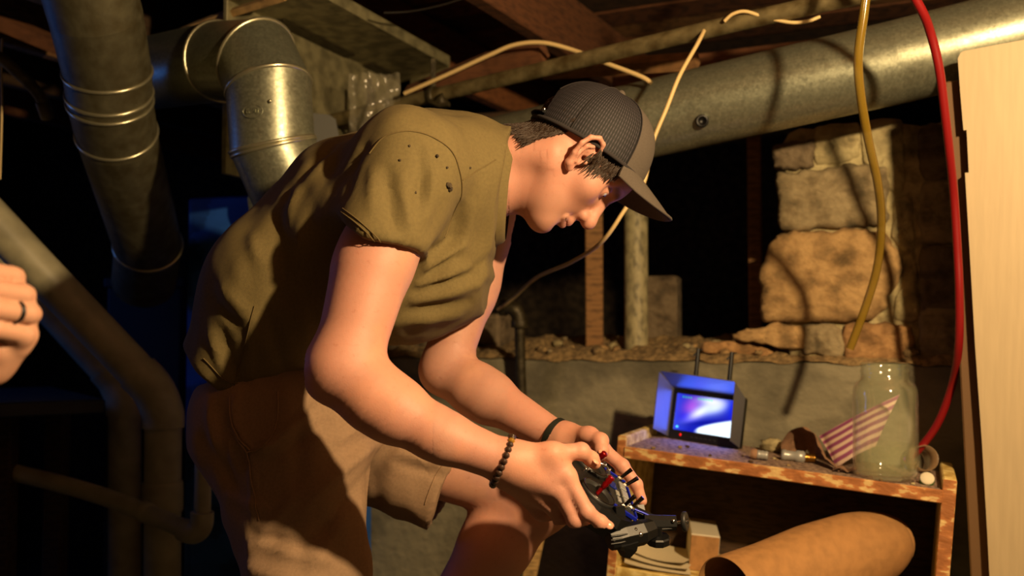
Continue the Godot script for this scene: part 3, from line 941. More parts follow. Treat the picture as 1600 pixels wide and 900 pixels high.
func shelf_thing(n: String, label: String, cat: String, p: Vector3, yaw := 0.0, group := "") -> Node3D:
	var o := thing(n, label, cat, Vector3.ZERO, group)
	o.transform = shelf_t * Transform3D(Basis(Vector3.UP, yaw), p)
	return o

func build_shelf() -> void:
	var peel := mat("peeling_wood", Color(1, 1, 1), 0.75)
	tri_tex(peel, Vector3(2.5, 6, 5), noise_tex(41, 0.013, [[0.30, Color(0.58, 0.36, 0.18)], [0.60, Color(0.70, 0.45, 0.24)], [0.63, Color(0.76, 0.62, 0.40)], [0.8, Color(0.82, 0.70, 0.46)]], 0, 5), bump_tex(41, 0.013, 8.0, 0, 5), 0.6)
	var yellow := mat("yellow_paint", Color(1, 1, 1), 0.7)
	tri_tex(yellow, Vector3(4, 4, 4), noise_tex(42, 0.012, [[0.2, Color(0.70, 0.57, 0.28)], [0.6, Color(0.86, 0.76, 0.46)], [0.8, Color(0.90, 0.81, 0.54)]], 0, 5), bump_tex(41, 0.013, 8.0, 0, 5), 0.4)
	var dusty := mat("dusty_board", Color(1, 1, 1), 0.9)
	tri_tex(dusty, Vector3(6, 6, 6), noise_tex(43, 0.02, [[0.2, Color(0.36, 0.28, 0.23)], [0.5, Color(0.55, 0.45, 0.38)], [0.8, Color(0.66, 0.56, 0.46)]], 0, 5), bump_tex(2, 0.06, 10.0), 0.6)
	var o := thing("bookcase", "tilted old wooden shelf with peeling cream paint, standing before the concrete wall", "shelf")
	o.transform = shelf_t
	var l := 0.668
	put("side_panel", MB.new().box(Vector3(-0.010, -0.395, -0.148), Vector3(0.020, 0.835, 0.295), 0.003).done(), yellow, o)
	put("side_panel", MB.new().box(Vector3(l + 0.013, -0.355, -0.148), Vector3(0.027, 0.755, 0.295), 0.003).done(), yellow, o)
	put("front_edge", MB.new().box(Vector3(-0.010, -0.395, 0.002), Vector3(0.0195, 0.834, 0.006), 0.002).done(), peel, o)
	put("front_edge", MB.new().box(Vector3(l + 0.013, -0.355, 0.002), Vector3(0.0265, 0.754, 0.006), 0.002).done(), peel, o)
	put("board", MB.new().box(Vector3(l / 2, -0.013, -0.148), Vector3(l, 0.026, 0.295), 0.003).done(), dusty, o)
	put("board_edge", MB.new().box(Vector3(l / 2, -0.0135, 0.004), Vector3(l + 0.004, 0.027, 0.010), 0.002).done(), peel, o)
	put("lower_board", MB.new().box(Vector3(l / 2, -0.288, -0.145), Vector3(l, 0.026, 0.29), 0.003).done(), yellow, o)
	put("lower_board", MB.new().box(Vector3(l / 2, -0.56, -0.145), Vector3(l, 0.026, 0.29), 0.003).done(), yellow, o)
	put("back_panel", MB.new().box(Vector3(l / 2, -0.36, -0.299), Vector3(l + 0.03, 0.66, 0.008), 0.001).done(), mats["wood_dark"], o)

func screen_image() -> ImageTexture:
	var w := 192; var h := 108
	var img := Image.create(w, h, false, Image.FORMAT_RGB8)
	var blob := func(x: float, y: float, cx: float, cy: float, rx: float, ry: float, ang: float) -> float:
		var dx := x - cx; var dy := y - cy
		var u := (dx * cos(ang) + dy * sin(ang)) / rx; var v := (-dx * sin(ang) + dy * cos(ang)) / ry
		return exp(-(u * u + v * v))
	for j in h:
		for i in w:
			var x := float(i) / w; var y := float(j) / h
			var c := Color(0.06, 0.10, 0.62)
			c = c.lerp(Color(0.16, 0.22, 0.78), clampf(1.0 - x * 4.0, 0, 1))
			c = c.lerp(Color(0.58, 0.26, 0.78), 0.95 * blob.call(x, y, 0.26, 0.30, 0.15, 0.28, 0.2))
			c = c.lerp(Color(0.05, 0.02, 0.85), 0.8 * blob.call(x, y, 0.22, 0.62, 0.12, 0.12, 0.0))
			c = c.lerp(Color(0.86, 0.86, 0.98), blob.call(x, y, 0.42, 0.40, 0.34, 0.10, -0.95))
			c = c.lerp(Color(0.78, 0.84, 0.99), 0.95 * blob.call(x, y, 0.62, 0.26, 0.28, 0.16, -0.75))
			c = c.lerp(Color(0.88, 0.88, 0.92), 0.9 * blob.call(x, y, 0.56, 0.10, 0.22, 0.12, 0.0))
			c = c.lerp(Color(0.03, 0.10, 0.80), 0.9 * blob.call(x, y, 0.92, 0.22, 0.10, 0.34, 0.0))
			c = c.lerp(Color(0.02, 0.05, 0.50), 0.8 * blob.call(x, y, 0.52, 0.68, 0.34, 0.05, -0.40))
			var edge := 0.98 - 0.46 * pow(clampf((x - 0.32) / 0.6, 0.0, 1.0), 0.6)
			c = c.lerp(Color(0.88, 0.95, 1.0), smoothstep(edge - 0.03, edge + 0.04, y) * smoothstep(0.30, 0.42, x))
			c = c.lerp(Color(0.35, 0.85, 1.0), smoothstep(0.5, 0.8, blob.call(x, y, 0.055, 0.90, 0.035, 0.05, 0.0)))
			for k in 12:   # unreadable green readout along the top
				if absf(y - 0.075) < 0.026 and x > 0.09 + k * 0.042 and x < 0.115 + k * 0.042 and k != 4 and k != 5:
					c = c.lerp(Color(0.2, 0.9, 0.5), 0.55)
			img.set_pixel(i, j, c)
	return ImageTexture.create_from_image(img)

func build_monitor() -> void:
	var p := on_shelf(1098, 693)
	p.z = minf(p.z, -0.03)
	var o := shelf_thing("monitor", "small black video monitor with sunshade and glowing blue screen on the shelf", "monitor", p, deg_to_rad(-13.0))
	o.transform = o.transform * Transform3D(Basis(Vector3.RIGHT, deg_to_rad(-5.0)), Vector3.ZERO)
	var w := 0.186; var h := 0.124
	var black: Material = mats["black_plastic"]
	put("housing", MB.new().box(Vector3(0, h / 2, -0.014), Vector3(w, h, 0.024), 0.004).done(), black, o)
	var sw := 0.165; var sh := 0.091; var sy := 0.023 + sh / 2
	var bez := MB.new()
	bez.box(Vector3(0, 0.012, 0.0), Vector3(w, 0.0235, 0.006), 0.0015)
	bez.box(Vector3(0, (h + sy + sh / 2) / 2, 0.0), Vector3(w, h - sy - sh / 2, 0.006), 0.0015)
	for s: float in [-1.0, 1.0]:
		bez.box(Vector3(s * (w / 2 + sw / 2) / 2, sy, 0.0), Vector3((w - sw) / 2, sh, 0.006), 0.0015)
	put("bezel", bez.done(), black, o)
	var sm := mat("screen", Color(0, 0, 0), 0.15)
	sm.emission_enabled = true
	sm.emission = Color(1, 1, 1)
	sm.emission_texture = screen_image()
	sm.emission_operator = BaseMaterial3D.EMISSION_OP_MULTIPLY
	sm.emission_energy_multiplier = 1.5
	var sc := MB.new()
	sc.smooth(false)
	sc.quad_uv(Vector3(-sw / 2, sy + sh / 2, 0.001), Vector3(sw / 2, sy + sh / 2, 0.001), Vector3(sw / 2, sy - sh / 2, 0.001), Vector3(-sw / 2, sy - sh / 2, 0.001), Vector2(0, 0), Vector2(1, 0), Vector2(1, 1), Vector2(0, 1), Vector3(0, 0, 1))
	put("screen", sc.done(), sm, o)
	var led := mat("red_led", Color(0.4, 0, 0), 0.3)
	led.emission_enabled = true
	led.emission = Color(1.0, 0.05, 0.03)
	led.emission_energy_multiplier = 1.2
	put("led", MB.new().ball(Vector3(-0.060, 0.013, 0.004), Vector3(0.0028, 0.0034, 0.002), Basis(), 10).done(), led, o)
	for i in 6:
		put("button", MB.new().box(Vector3(-0.030 + i * 0.012, 0.011, 0.0035), Vector3(0.007, 0.0035, 0.003), 0.001).done(), mats["dark_grey_plastic"], o)
	# the folding sunshade: three flaps that flare outwards
	var d := 0.066
	var flap := func(a: Vector3, b: Vector3, c: Vector3, e: Vector3) -> Mesh:
		var n := (b - a).cross(e - a).normalized() * 0.0022
		var mb := MB.new()
		mb.smooth(false)
		mb.quad(a, b, c, e, n)
		mb.quad(a - n, b - n, c - n, e - n, -n)
		var m := (a + b + c + e) * 0.25
		for q in [[a, b], [b, c], [c, e], [e, a]]:
			mb.quad(q[0], q[1], q[1] - n, q[0] - n, (q[0] + q[1]) * 0.5 - m)
		return mb.done()
	var felt := mat("shade_lining", Color(0.42, 0.42, 0.46), 0.35, 0.4)
	put("shade_flap", flap.call(Vector3(-w / 2, h, 0), Vector3(w / 2, h, 0), Vector3(w / 2 - 0.004, h + 0.034, d), Vector3(-w / 2 - 0.012, h + 0.038, d)), felt, o)
	put("shade_flap", flap.call(Vector3(-w / 2, 0.004, 0), Vector3(-w / 2, h, 0), Vector3(-w / 2 - 0.014, h + 0.036, d), Vector3(-w / 2 - 0.012, 0.02, d)), felt, o)
	put("shade_flap", flap.call(Vector3(w / 2, h, 0), Vector3(w / 2, 0.004, 0), Vector3(w / 2 + 0.002, 0.02, d), Vector3(w / 2 - 0.002, h + 0.030, d)), felt, o)
	for s: float in [-0.055, 0.035]:
		var an := MB.new()
		an.tube(PackedVector3Array([Vector3(s, h - 0.02, -0.03), Vector3(s + 0.002, h + 0.02, -0.031), Vector3(s - 0.001, h + 0.108, -0.034)]), 0.0066, 0.0052, 10)
		an.tube(PackedVector3Array([Vector3(s - 0.010, h + 0.088, -0.028), Vector3(s - 0.001, h + 0.102, -0.034), Vector3(s + 0.009, h + 0.108, -0.038)]), 0.0028, 0.0020, 6)
		put("antenna", an.done(), black, o)
		put("antenna_mount", MB.new().box(Vector3(s, h - 0.012, -0.029), Vector3(0.012, 0.02, 0.012), 0.002).done(), black, o)
	var a := AreaLight3D.new()
	a.name = "screen_light"
	a.light_color = Color(0.25, 0.40, 1.0)
	a.light_energy = 0.030
	a.area_size = Vector2(sw, sh)
	a.area_range = 6.0
	a.shadow_enabled = true
	o.add_child(a)
	a.transform = Transform3D(Basis(Vector3.UP, PI), Vector3(0, sy, 0.006))
	a.transform = Transform3D(Basis(), Vector3(0, sy, 0.006)) * Transform3D(Basis(Vector3.UP, PI), Vector3.ZERO)

func build_shelf_items() -> void:
	# the glass jar
	var jp := on_shelf(1384, 748)
	var j := shelf_thing("glass_jar", "large dusty open glass jar standing near the right end of the shelf", "jar", jp)
	j.transform = Transform3D(Basis(Vector3.FORWARD, deg_to_rad(0.5)), (shelf_t * jp))
	var gl := mat("jar_glass", Color(0.78, 0.80, 0.62, 0.055), 0.06)
	gl.transparency = BaseMaterial3D.TRANSPARENCY_ALPHA
	var k := 1.0
	var d := (shelf_t * jp - cam.origin).length()
	k = d * 0.965 / FOCAL   # metres for a pixel at the jar
	var prof := PackedVector2Array()
	for q in [[0, 2], [38, 1], [43, 4], [46, 12], [46.5, 40], [46.5, 120], [46, 132], [43, 141], [36, 147], [34.5, 151], [34.5, 158], [36, 160], [34.5, 163], [34.5, 168], [35.5, 171], [34, 173], [32.5, 171], [32.5, 150], [40, 141], [44, 130], [44.5, 40], [43, 12], [38, 6], [0, 6]]:
		prof.append(Vector2(q[0] * k, q[1] * k))
	put("glass", MB.new().lathe(prof, Transform3D(), 40).done(), gl, j)
	var dust := mat("jar_dust", Color(0.62, 0.62, 0.42, 0.22), 0.9)
	dust.transparency = BaseMaterial3D.TRANSPARENCY_ALPHA
	dust.albedo_texture = noise_tex(51, 0.01, [[0.3, Color(1, 1, 1, 0.35)], [0.7, Color(1, 1, 1, 1.0)]], 0, 4)
	dust.uv1_triplanar = true
	dust.uv1_scale = Vector3(6, 6, 6)
	var dp := PackedVector2Array()
	for q in [[0, 7], [37, 7], [42, 13], [43.3, 30], [43.3, 52]]:
		dp.append(Vector2(q[0] * k, q[1] * k))
	put("dust_film", MB.new().lathe(dp, Transform3D(), 40).done(), dust, j)
	# striped foil packet: a bent sheet
	var stripe := mat("striped_packet", Color(1, 1, 1), 0.55)
	var img := Image.create(64, 64, false, Image.FORMAT_RGB8)
	for y in 64:
		for x in 64:
			var s := sin(TAU * y / 64.0 * 5.0 + 0.12 * sin(x * 0.3))
			var c := Color(0.86, 0.76, 0.68).lerp(Color(0.58, 0.30, 0.46), smoothstep(-0.25, 0.25, s))
			img.set_pixel(x, y, c)
	stripe.albedo_texture = ImageTexture.create_from_image(img)
	var at_shelf := func(px: float, py: float, z: float) -> Vector3:   # a point of the plane z in front of the wall side, in shelf coordinates
		var oo := shelf_t.affine_inverse() * cam.origin
		var dd := shelf_t.basis.inverse() * ray(px, py)
		return oo + dd * ((z - oo.z) / dd.z)
	var a0: Vector3 = at_shelf.call(1280, 682, -0.20); var a1: Vector3 = at_shelf.call(1338, 652, -0.215); var a2: Vector3 = at_shelf.call(1352, 706, -0.165); var a3: Vector3 = at_shelf.call(1307, 731, -0.12)
	a1 = a1 + (a1 - a0) * 1.15
	a2 = a2 + (a2 - a3) * 0.35
	var pk := shelf_thing("striped_packet", "pink and cream striped packet leaning on the shelf left of the jar", "packet", Vector3.ZERO)
	var ms := MB.new()
	ms.sheet(16, 12, func(u: float, v: float) -> Vector3:
		return a0.lerp(a1, u).lerp(a3.lerp(a2, u), v) + Vector3(0, 0.004, 0.006) * sin(u * 3.0) + Vector3(0, 0.003, 0.0) * sin(v * PI), 0.0012)
	put("sheet", ms.done(), stripe, pk)
	# brown paper bag, curled open
	var bagm := mat("paper_bag", Color(0.56, 0.42, 0.31), 0.85)
	tri_tex(bagm, Vector3(5, 5, 5), noise_tex(13, 0.015, [[0.2, g(0.88)], [0.8, g(1.04)]], 0, 5), bump_tex(52, 0.02, 5.0), 0.7)
	bagm.backlight_enabled = true
	bagm.backlight = Color(0.15, 0.12, 0.08)
	var b0: Vector3 = at_shelf.call(1226, 712, -0.11); var b1: Vector3 = at_shelf.call(1300, 738, -0.04)
	var bag := shelf_thing("paper_bag", "crumpled brown paper bag curling upwards between the fittings and the striped packet", "paper bag", Vector3.ZERO)
	var nz := FastNoiseLite.new()
	nz.seed = 9; nz.frequency = 3.0
	var mb := MB.new()
	# an arch seen from its open end; its right side sweeps forward and down to the board
	var rimp := px_path([[1219, 712, 2.16], [1222, 690, 2.16], [1236, 672, 2.15], [1256, 668, 2.13], [1272, 680, 2.10], [1282, 700, 2.06], [1296, 722, 2.02], [1312, 736, 1.99]])
	var rim := curve(rimp, 6)
	var back_c := at(1262, 706, 2.20)
	var into := wall_in * 0.11 + Vector3(0.02, 0.004, 0)
	mb.sheet(rim.size() - 1, 10, func(u: float, v: float) -> Vector3:
		var q := rim[int(round(u * (rim.size() - 1)))]
		return q.lerp(back_c, pow(v, 1.6) * 0.92) + into * v * (1.0 - v) * (1.0 - 0.4 * u) + Vector3(1, 1, 1) * 0.004 * nz.get_noise_2d(u * 1.6, v * 1.2), 0.0008)
	mb.t = Transform3D()
	bag.transform = Transform3D()
	put("sheet", mb.done(), bagm, bag)
	var tail := MB.new()
	tail.sheet(18, 4, func(u: float, v: float) -> Vector3:
		var q := on_shelf(lerpf(1300, 1338, u), lerpf(738, 742, u), 0.0)
		return shelf_t * Vector3(q.x, 0.003 + 0.008 * absf(sin(u * 5.0)) + v * 0.001, q.z - 0.04 * v), 0.0008)
	put("flap", tail.done(), bagm, bag)
	# stone, metal fittings, plastic tube, cap
	var st := MB.new()
	lump(st, Vector3(0, 0.014, 0), Vector3(0.032, 0.017, 0.024), 71, 0.25, 18)
	var s := put("stone", st.done(), mats["mortar"])
	s.transform = shelf_t * Transform3D(Basis(), on_shelf(1208, 706))
	tag(s, "pale grey stone lying at the back of the shelf, right of the monitor", "stone")
	var fit := func(n: String, px: float, py: float, yaw: float, label: String, big: bool) -> void:
		var o := shelf_thing(n, label, "fitting", on_shelf(px, py), yaw)
		var xf := Transform3D(Basis(Vector3(0, 0, 1), PI / 2), Vector3(0, 0.012, 0))
		if big:
			put("thread", MB.new().lathe(PackedVector2Array([Vector2(0, -0.034), Vector2(0.008, -0.034), Vector2(0.010, -0.03), Vector2(0.008, -0.027), Vector2(0.010, -0.023), Vector2(0.008, -0.020), Vector2(0.010, -0.016), Vector2(0.010, -0.010)]), xf, 16).done(), mat("brass", Color(0.55, 0.40, 0.16), 0.3, 0.9), o)
			put("body", MB.new().lathe(PackedVector2Array([Vector2(0.010, -0.010), Vector2(0.014, -0.006), Vector2(0.014, 0.008), Vector2(0.011, 0.012), Vector2(0.011, 0.030), Vector2(0.0125, 0.034), Vector2(0.0125, 0.042), Vector2(0.009, 0.042), Vector2(0.0085, 0.03), Vector2(0, 0.03)]), xf, 18).done(), mats["silver"], o)
		else:
			put("shell", MB.new().lathe(PackedVector2Array([Vector2(0, -0.016), Vector2(0.009, -0.016), Vector2(0.0105, -0.012), Vector2(0.009, -0.008), Vector2(0.0105, -0.004), Vector2(0.009, 0.0), Vector2(0.0105, 0.004), Vector2(0.010, 0.008), Vector2(0, 0.008)]), xf, 16).done(), mats["silver"], o)
			put("collar", MB.new().lathe(PackedVector2Array([Vector2(0, 0.008), Vector2(0.0115, 0.008), Vector2(0.0115, 0.022), Vector2(0, 0.022)]), xf, 16).done(), bagm, o)
	fit.call("threaded_fitting", 1188, 719, 0.1, "small threaded metal socket at the front of the shelf right of the monitor", false)
	fit.call("brass_fitting", 1250, 722, 0.15, "brass and steel pipe fitting lying under the curl of the paper bag", true)
	var tp := on_shelf(1437, 742)
	var clear := mat("clear_tube", Color(0.62, 0.50, 0.36, 0.55), 0.25)
	clear.transparency = BaseMaterial3D.TRANSPARENCY_ALPHA
	var tb := shelf_thing("cardboard_tube", "short hollow tube lying on its side at the right end of the shelf", "tube", tp + Vector3(0, 0.029, -0.05), 0.35)
	put("wall", MB.new().lathe(PackedVector2Array([Vector2(0.027, -0.05), Vector2(0.029, -0.05), Vector2(0.029, 0.03), Vector2(0.027, 0.03), Vector2(0.027, -0.05)]), Transform3D(Basis(Vector3.RIGHT, PI / 2 - 0.25), Vector3(0, 0, 0)), 28).done(), clear, tb)
	var cp := shelf_thing("bottle_cap", "small white and green cap lying below the tube at the shelf's right end", "cap", on_shelf(1448, 757))
	var cx := Transform3D(Basis(Vector3.RIGHT, 0.95), Vector3(0, 0.010, 0))
	put("cap_top", MB.new().lathe(PackedVector2Array([Vector2(0, 0.010), Vector2(0.003, 0.009), Vector2(0.013, 0.009), Vector2(0.0145, 0.006), Vector2(0.0145, 0.004)]), cx, 20).done(), mats["card_white"], cp)
	put("cap_rim", MB.new().lathe(PackedVector2Array([Vector2(0.0147, 0.005), Vector2(0.0150, 0.0), Vector2(0.0147, -0.005), Vector2(0, -0.005)]), cx, 20).done(), mat("green_plastic", Color(0.20, 0.52, 0.10), 0.4), cp)
	for i in 14:
		var bmesh := MB.new()
		var r := rng.randf_range(0.0018, 0.0045)
		lump(bmesh, Vector3.ZERO, Vector3(r * 1.4, r * 0.8, r), 80 + i, 0.3, 8)
		var cr := put("crumb", bmesh.done(), mats[["mortar", "rubble", "wood_dark"][i % 3]])
		cr.transform = shelf_t * Transform3D(Basis(), Vector3(rng.randf_range(0.03, 0.62), r * 0.7, rng.randf_range(-0.12, -0.008)))
		tag(cr, "tiny crumb of mortar lying on the dusty top board of the shelf", "crumb", "crumbs on the shelf")
	# lower shelf
	var ly := -0.275
	var kr: Material = mats["kraft"]
	var roll := shelf_thing("kraft_roll", "big loose roll of brown kraft paper sticking out of the lower shelf", "paper roll", Vector3.ZERO)
	roll.transform = Transform3D()
	var axis := [at(1135, 932, 1.80), at(1200, 911, 1.86), at(1270, 886, 1.92), at(1335, 864, 1.97), at(1372, 852, 2.0), at(1395, 845, 2.02)]
	var rads := [0.071, 0.074, 0.080, 0.078, 0.068, 0.050]
	var pts := curve(axis, 8)
	var rr := PackedFloat32Array()
	for i in pts.size():
		var f := float(i) / 8.0
		var a := mini(int(f), 5); var b := mini(a + 1, 5)
		rr.append(lerpf(rads[a], rads[b], f - a))
	put("sheet", MB.new().tube(pts, 0.07, 0.07, 48, false, rr).done(), kr, roll)
	var inner := PackedFloat32Array()
	for x in rr:
		inner.append(x - 0.0016)
	put("inner_layer", MB.new().tube(pts, 0.07, 0.07, 48, false, inner).done(), kr, roll)
	var ringp := PackedVector3Array()
	var dirr := (pts[1] - pts[0]).normalized()
	put("rim", MB.new().torus(pts[0], dirr, rr[0] - 0.0008, 0.0012, 48, 6).done(), kr, roll)
	var e := pts.size() - 1
	put("crushed_end", MB.new().ball(pts[e], Vector3(0.0495, 0.028, 0.0495), Basis((pts[e] - pts[e - 1]).normalized().cross(Vector3.UP).normalized(), (pts[e] - pts[e - 1]).normalized(), (pts[e] - pts[e - 1]).normalized().cross(Vector3.UP).cross((pts[e] - pts[e - 1])).normalized() * -1.0), 24).done(), kr, roll)
	var lsh := func(px: float, py: float) -> Vector3: return on_shelf(px, py, ly)
	var bp: Vector3 = lsh.call(1098, 893)
	var bx := shelf_thing("cardboard_box", "long white carton with a plain brown end on the lower shelf", "box", bp, deg_to_rad(14.0))
	put("carton", MB.new().box(Vector3(0, 0.042, -0.09), Vector3(0.066, 0.084, 0.18), 0.002).done(), mats["card_white"], bx)
	put("end_flap", MB.new().box(Vector3(0, 0.041, 0.001), Vector3(0.064, 0.080, 0.003), 0.001).done(), mats["kraft"], bx)
	for i in 3:
		var q: Vector3 = lsh.call(1018 + 6 * i, 889 - 3 * i)
		var pp := shelf_thing("paper_sheet", ["bottom sheet of the loose white papers lying on the lower shelf beside the carton", "middle sheet of the loose white papers on the lower shelf beside the carton", "topmost loose white paper on the lower shelf, its corner curled up beside the carton"][i], "paper", Vector3(q.x, ly + 0.003 + 0.006 * i, q.z - 0.05), 0.25 - 0.2 * i)
		var sm := MB.new()
		sm.sheet(10, 8, func(u: float, v: float) -> Vector3: return Vector3(lerpf(-0.075, 0.075, u), 0.004 * i * pow(absf(u - 0.5) * 2.0, 2.0) + 0.010 * pow(1.0 - u, 3.0) * v, lerpf(-0.085, 0.075, v)), 0.0012)
		put("sheet", sm.done(), mats["paper"], pp)
	var lp: Vector3 = lsh.call(1420, 905)
	var lid := shelf_thing("lidded_jar", "squat jar with a dull metal lid behind the kraft roll on the lower shelf", "jar", Vector3(0.612, ly, -0.06))
	put("glass", MB.new().lathe(PackedVector2Array([Vector2(0, 0), Vector2(0.036, 0.001), Vector2(0.038, 0.01), Vector2(0.038, 0.025), Vector2(0.034, 0.032)]), Transform3D(), 28).done(), gl, lid)
	put("lid", MB.new().lathe(PackedVector2Array([Vector2(0.034, 0.028), Vector2(0.0385, 0.028), Vector2(0.0385, 0.034), Vector2(0.0370, 0.036), Vector2(0.0370, 0.040), Vector2(0.0385, 0.042), Vector2(0.0375, 0.050), Vector2(0.034, 0.052), Vector2(0, 0.051)]), Transform3D(), 28).done(), mats["galvanised_dusty"], lid)
	var scrap := MB.new()
	scrap.sheet(10, 8, func(u: float, v: float) -> Vector3: return Vector3(lerpf(-0.05, 0.05, u), 0.012 + 0.035 * u * (1.0 - v * 0.4), lerpf(0, 0.07, v)), 0.001)
	var so := put("kraft_scrap", scrap.done(), kr)
	so.transform = shelf_t * Transform3D(Basis(Vector3.UP, 0.2), Vector3(0.60, ly - 0.0, 0.0))
	tag(so, "loose scrap of kraft paper in front of the squat jar's lid", "paper")

# ---------------------------------------------------------------- smooth solids: distance fields meshed as surface nets
class Field:
	var a := PackedVector3Array()
	var ab := PackedVector3Array()
	var inv := PackedFloat32Array()
	var ra := PackedFloat32Array()
	var rd := PackedFloat32Array()
	var k := PackedFloat32Array()
	var op := PackedInt32Array()      # 0 join, 1 cut away, 2 half-space kept on the far side of its normal
	var w1 := PackedVector3Array()
	var s1 := PackedFloat32Array()
	var w2 := PackedVector3Array()
	var s2 := PackedFloat32Array()
	var ms := PackedFloat32Array()
	var bc := PackedVector3Array()
	var br := PackedFloat32Array()
	func add(p: Vector3, q: Vector3, r0: float, r1: float, kk := 0.02, wide := Vector3.ZERO, sc := 1.0, kind := 0, wide2 := Vector3.ZERO, sc2 := 1.0) -> Field:
		a.append(p); ab.append(q - p)
		inv.append(1.0 / maxf((q - p).length_squared(), 1e-9))
		ra.append(r0); rd.append(r1 - r0); k.append(kk); op.append(kind)
		w1.append(wide.normalized() if sc != 1.0 else Vector3.ZERO); s1.append(1.0 / sc - 1.0)
		w2.append(wide2.normalized() if sc2 != 1.0 else Vector3.ZERO); s2.append(1.0 / sc2 - 1.0)
		ms.append(minf(1.0, minf(sc, sc2)))
		bc.append((p + q) * 0.5)
		br.append((q - p).length() * 0.5 + maxf(r0, r1) * maxf(1.0, maxf(sc, sc2)) + kk)
		return self
	func ball(p: Vector3, r: float, kk := 0.02, wide := Vector3.ZERO, sc := 1.0, wide2 := Vector3.ZERO, sc2 := 1.0) -> Field:
		return add(p, p, r, r, kk, wide, sc, 0, wide2, sc2)
	func cut(p: Vector3, q: Vector3, r0: float, r1: float, kk := 0.004, wide := Vector3.ZERO, sc := 1.0, wide2 := Vector3.ZERO, sc2 := 1.0) -> Field:
		return add(p, q, r0, r1, kk, wide, sc, 1, wide2, sc2)
	func plane(p: Vector3, n: Vector3, kk := 0.004) -> Field:   # removes what lies on the side of n
		add(p, p + n.normalized(), 50.0, 50.0, kk)
		op[op.size() - 1] = 2
		return self
	func chain(pts: Array, radii: Array, kk := 0.015, wide := Vector3.ZERO, sc := 1.0) -> Field:
		for i in pts.size() - 1:
			add(pts[i], pts[i + 1], radii[i], radii[i + 1], kk, wide, sc)
		return self
	func all() -> PackedInt32Array:
		var o := PackedInt32Array()
		for i in a.size():
			o.append(i)
		return o
	func dist(p: Vector3, ids: PackedInt32Array) -> float:
		var d := 10.0
		for i in ids:
			var e: float
			var o := op[i]
			if o == 2:
				e = (p - a[i]).dot(ab[i])
			else:
				var v := ab[i]
				var q := p - a[i]
				var t := clampf(q.dot(v) * inv[i], 0.0, 1.0)
				q -= v * t
				if s1[i] != 0.0:
					q += w1[i] * (q.dot(w1[i]) * s1[i])
				if s2[i] != 0.0:
					q += w2[i] * (q.dot(w2[i]) * s2[i])
				e = (q.length() - (ra[i] + rd[i] * t)) * ms[i]
			var kk := k[i]
			if o == 0:
				var h := kk - absf(d - e)
				d = minf(d, e)
				if h > 0.0:
					d -= h * h / (4.0 * kk)
			else:
				if o == 1:
					e = -e
				var h := kk - absf(d - e)
				d = maxf(d, e)
				if h > 0.0:
					d += h * h / (4.0 * kk)
		return d
	func grad(p: Vector3, ids: PackedInt32Array) -> Vector3:
		var h := 0.002
		return Vector3(dist(p + Vector3(h, 0, 0), ids) - dist(p - Vector3(h, 0, 0), ids), dist(p + Vector3(0, h, 0), ids) - dist(p - Vector3(0, h, 0), ids), dist(p + Vector3(0, 0, h), ids) - dist(p - Vector3(0, 0, h), ids)).normalized()
	func near(p: Vector3, r: float) -> PackedInt32Array:
		var o := PackedInt32Array()
		for i in a.size():
			if op[i] == 2 or p.distance_to(bc[i]) < br[i] + r:
				o.append(i)
		return o
	func hit(from: Vector3, dir: Vector3, t0 := 0.6, t1 := 3.0) -> Vector3:   # where a ray meets the surface
		var ids := all()
		var t := t0
		while t < t1:
			var d := dist(from + dir * t, ids)
			if d < 0.0006:
				break
			t += d * 0.7
		return from + dir * t

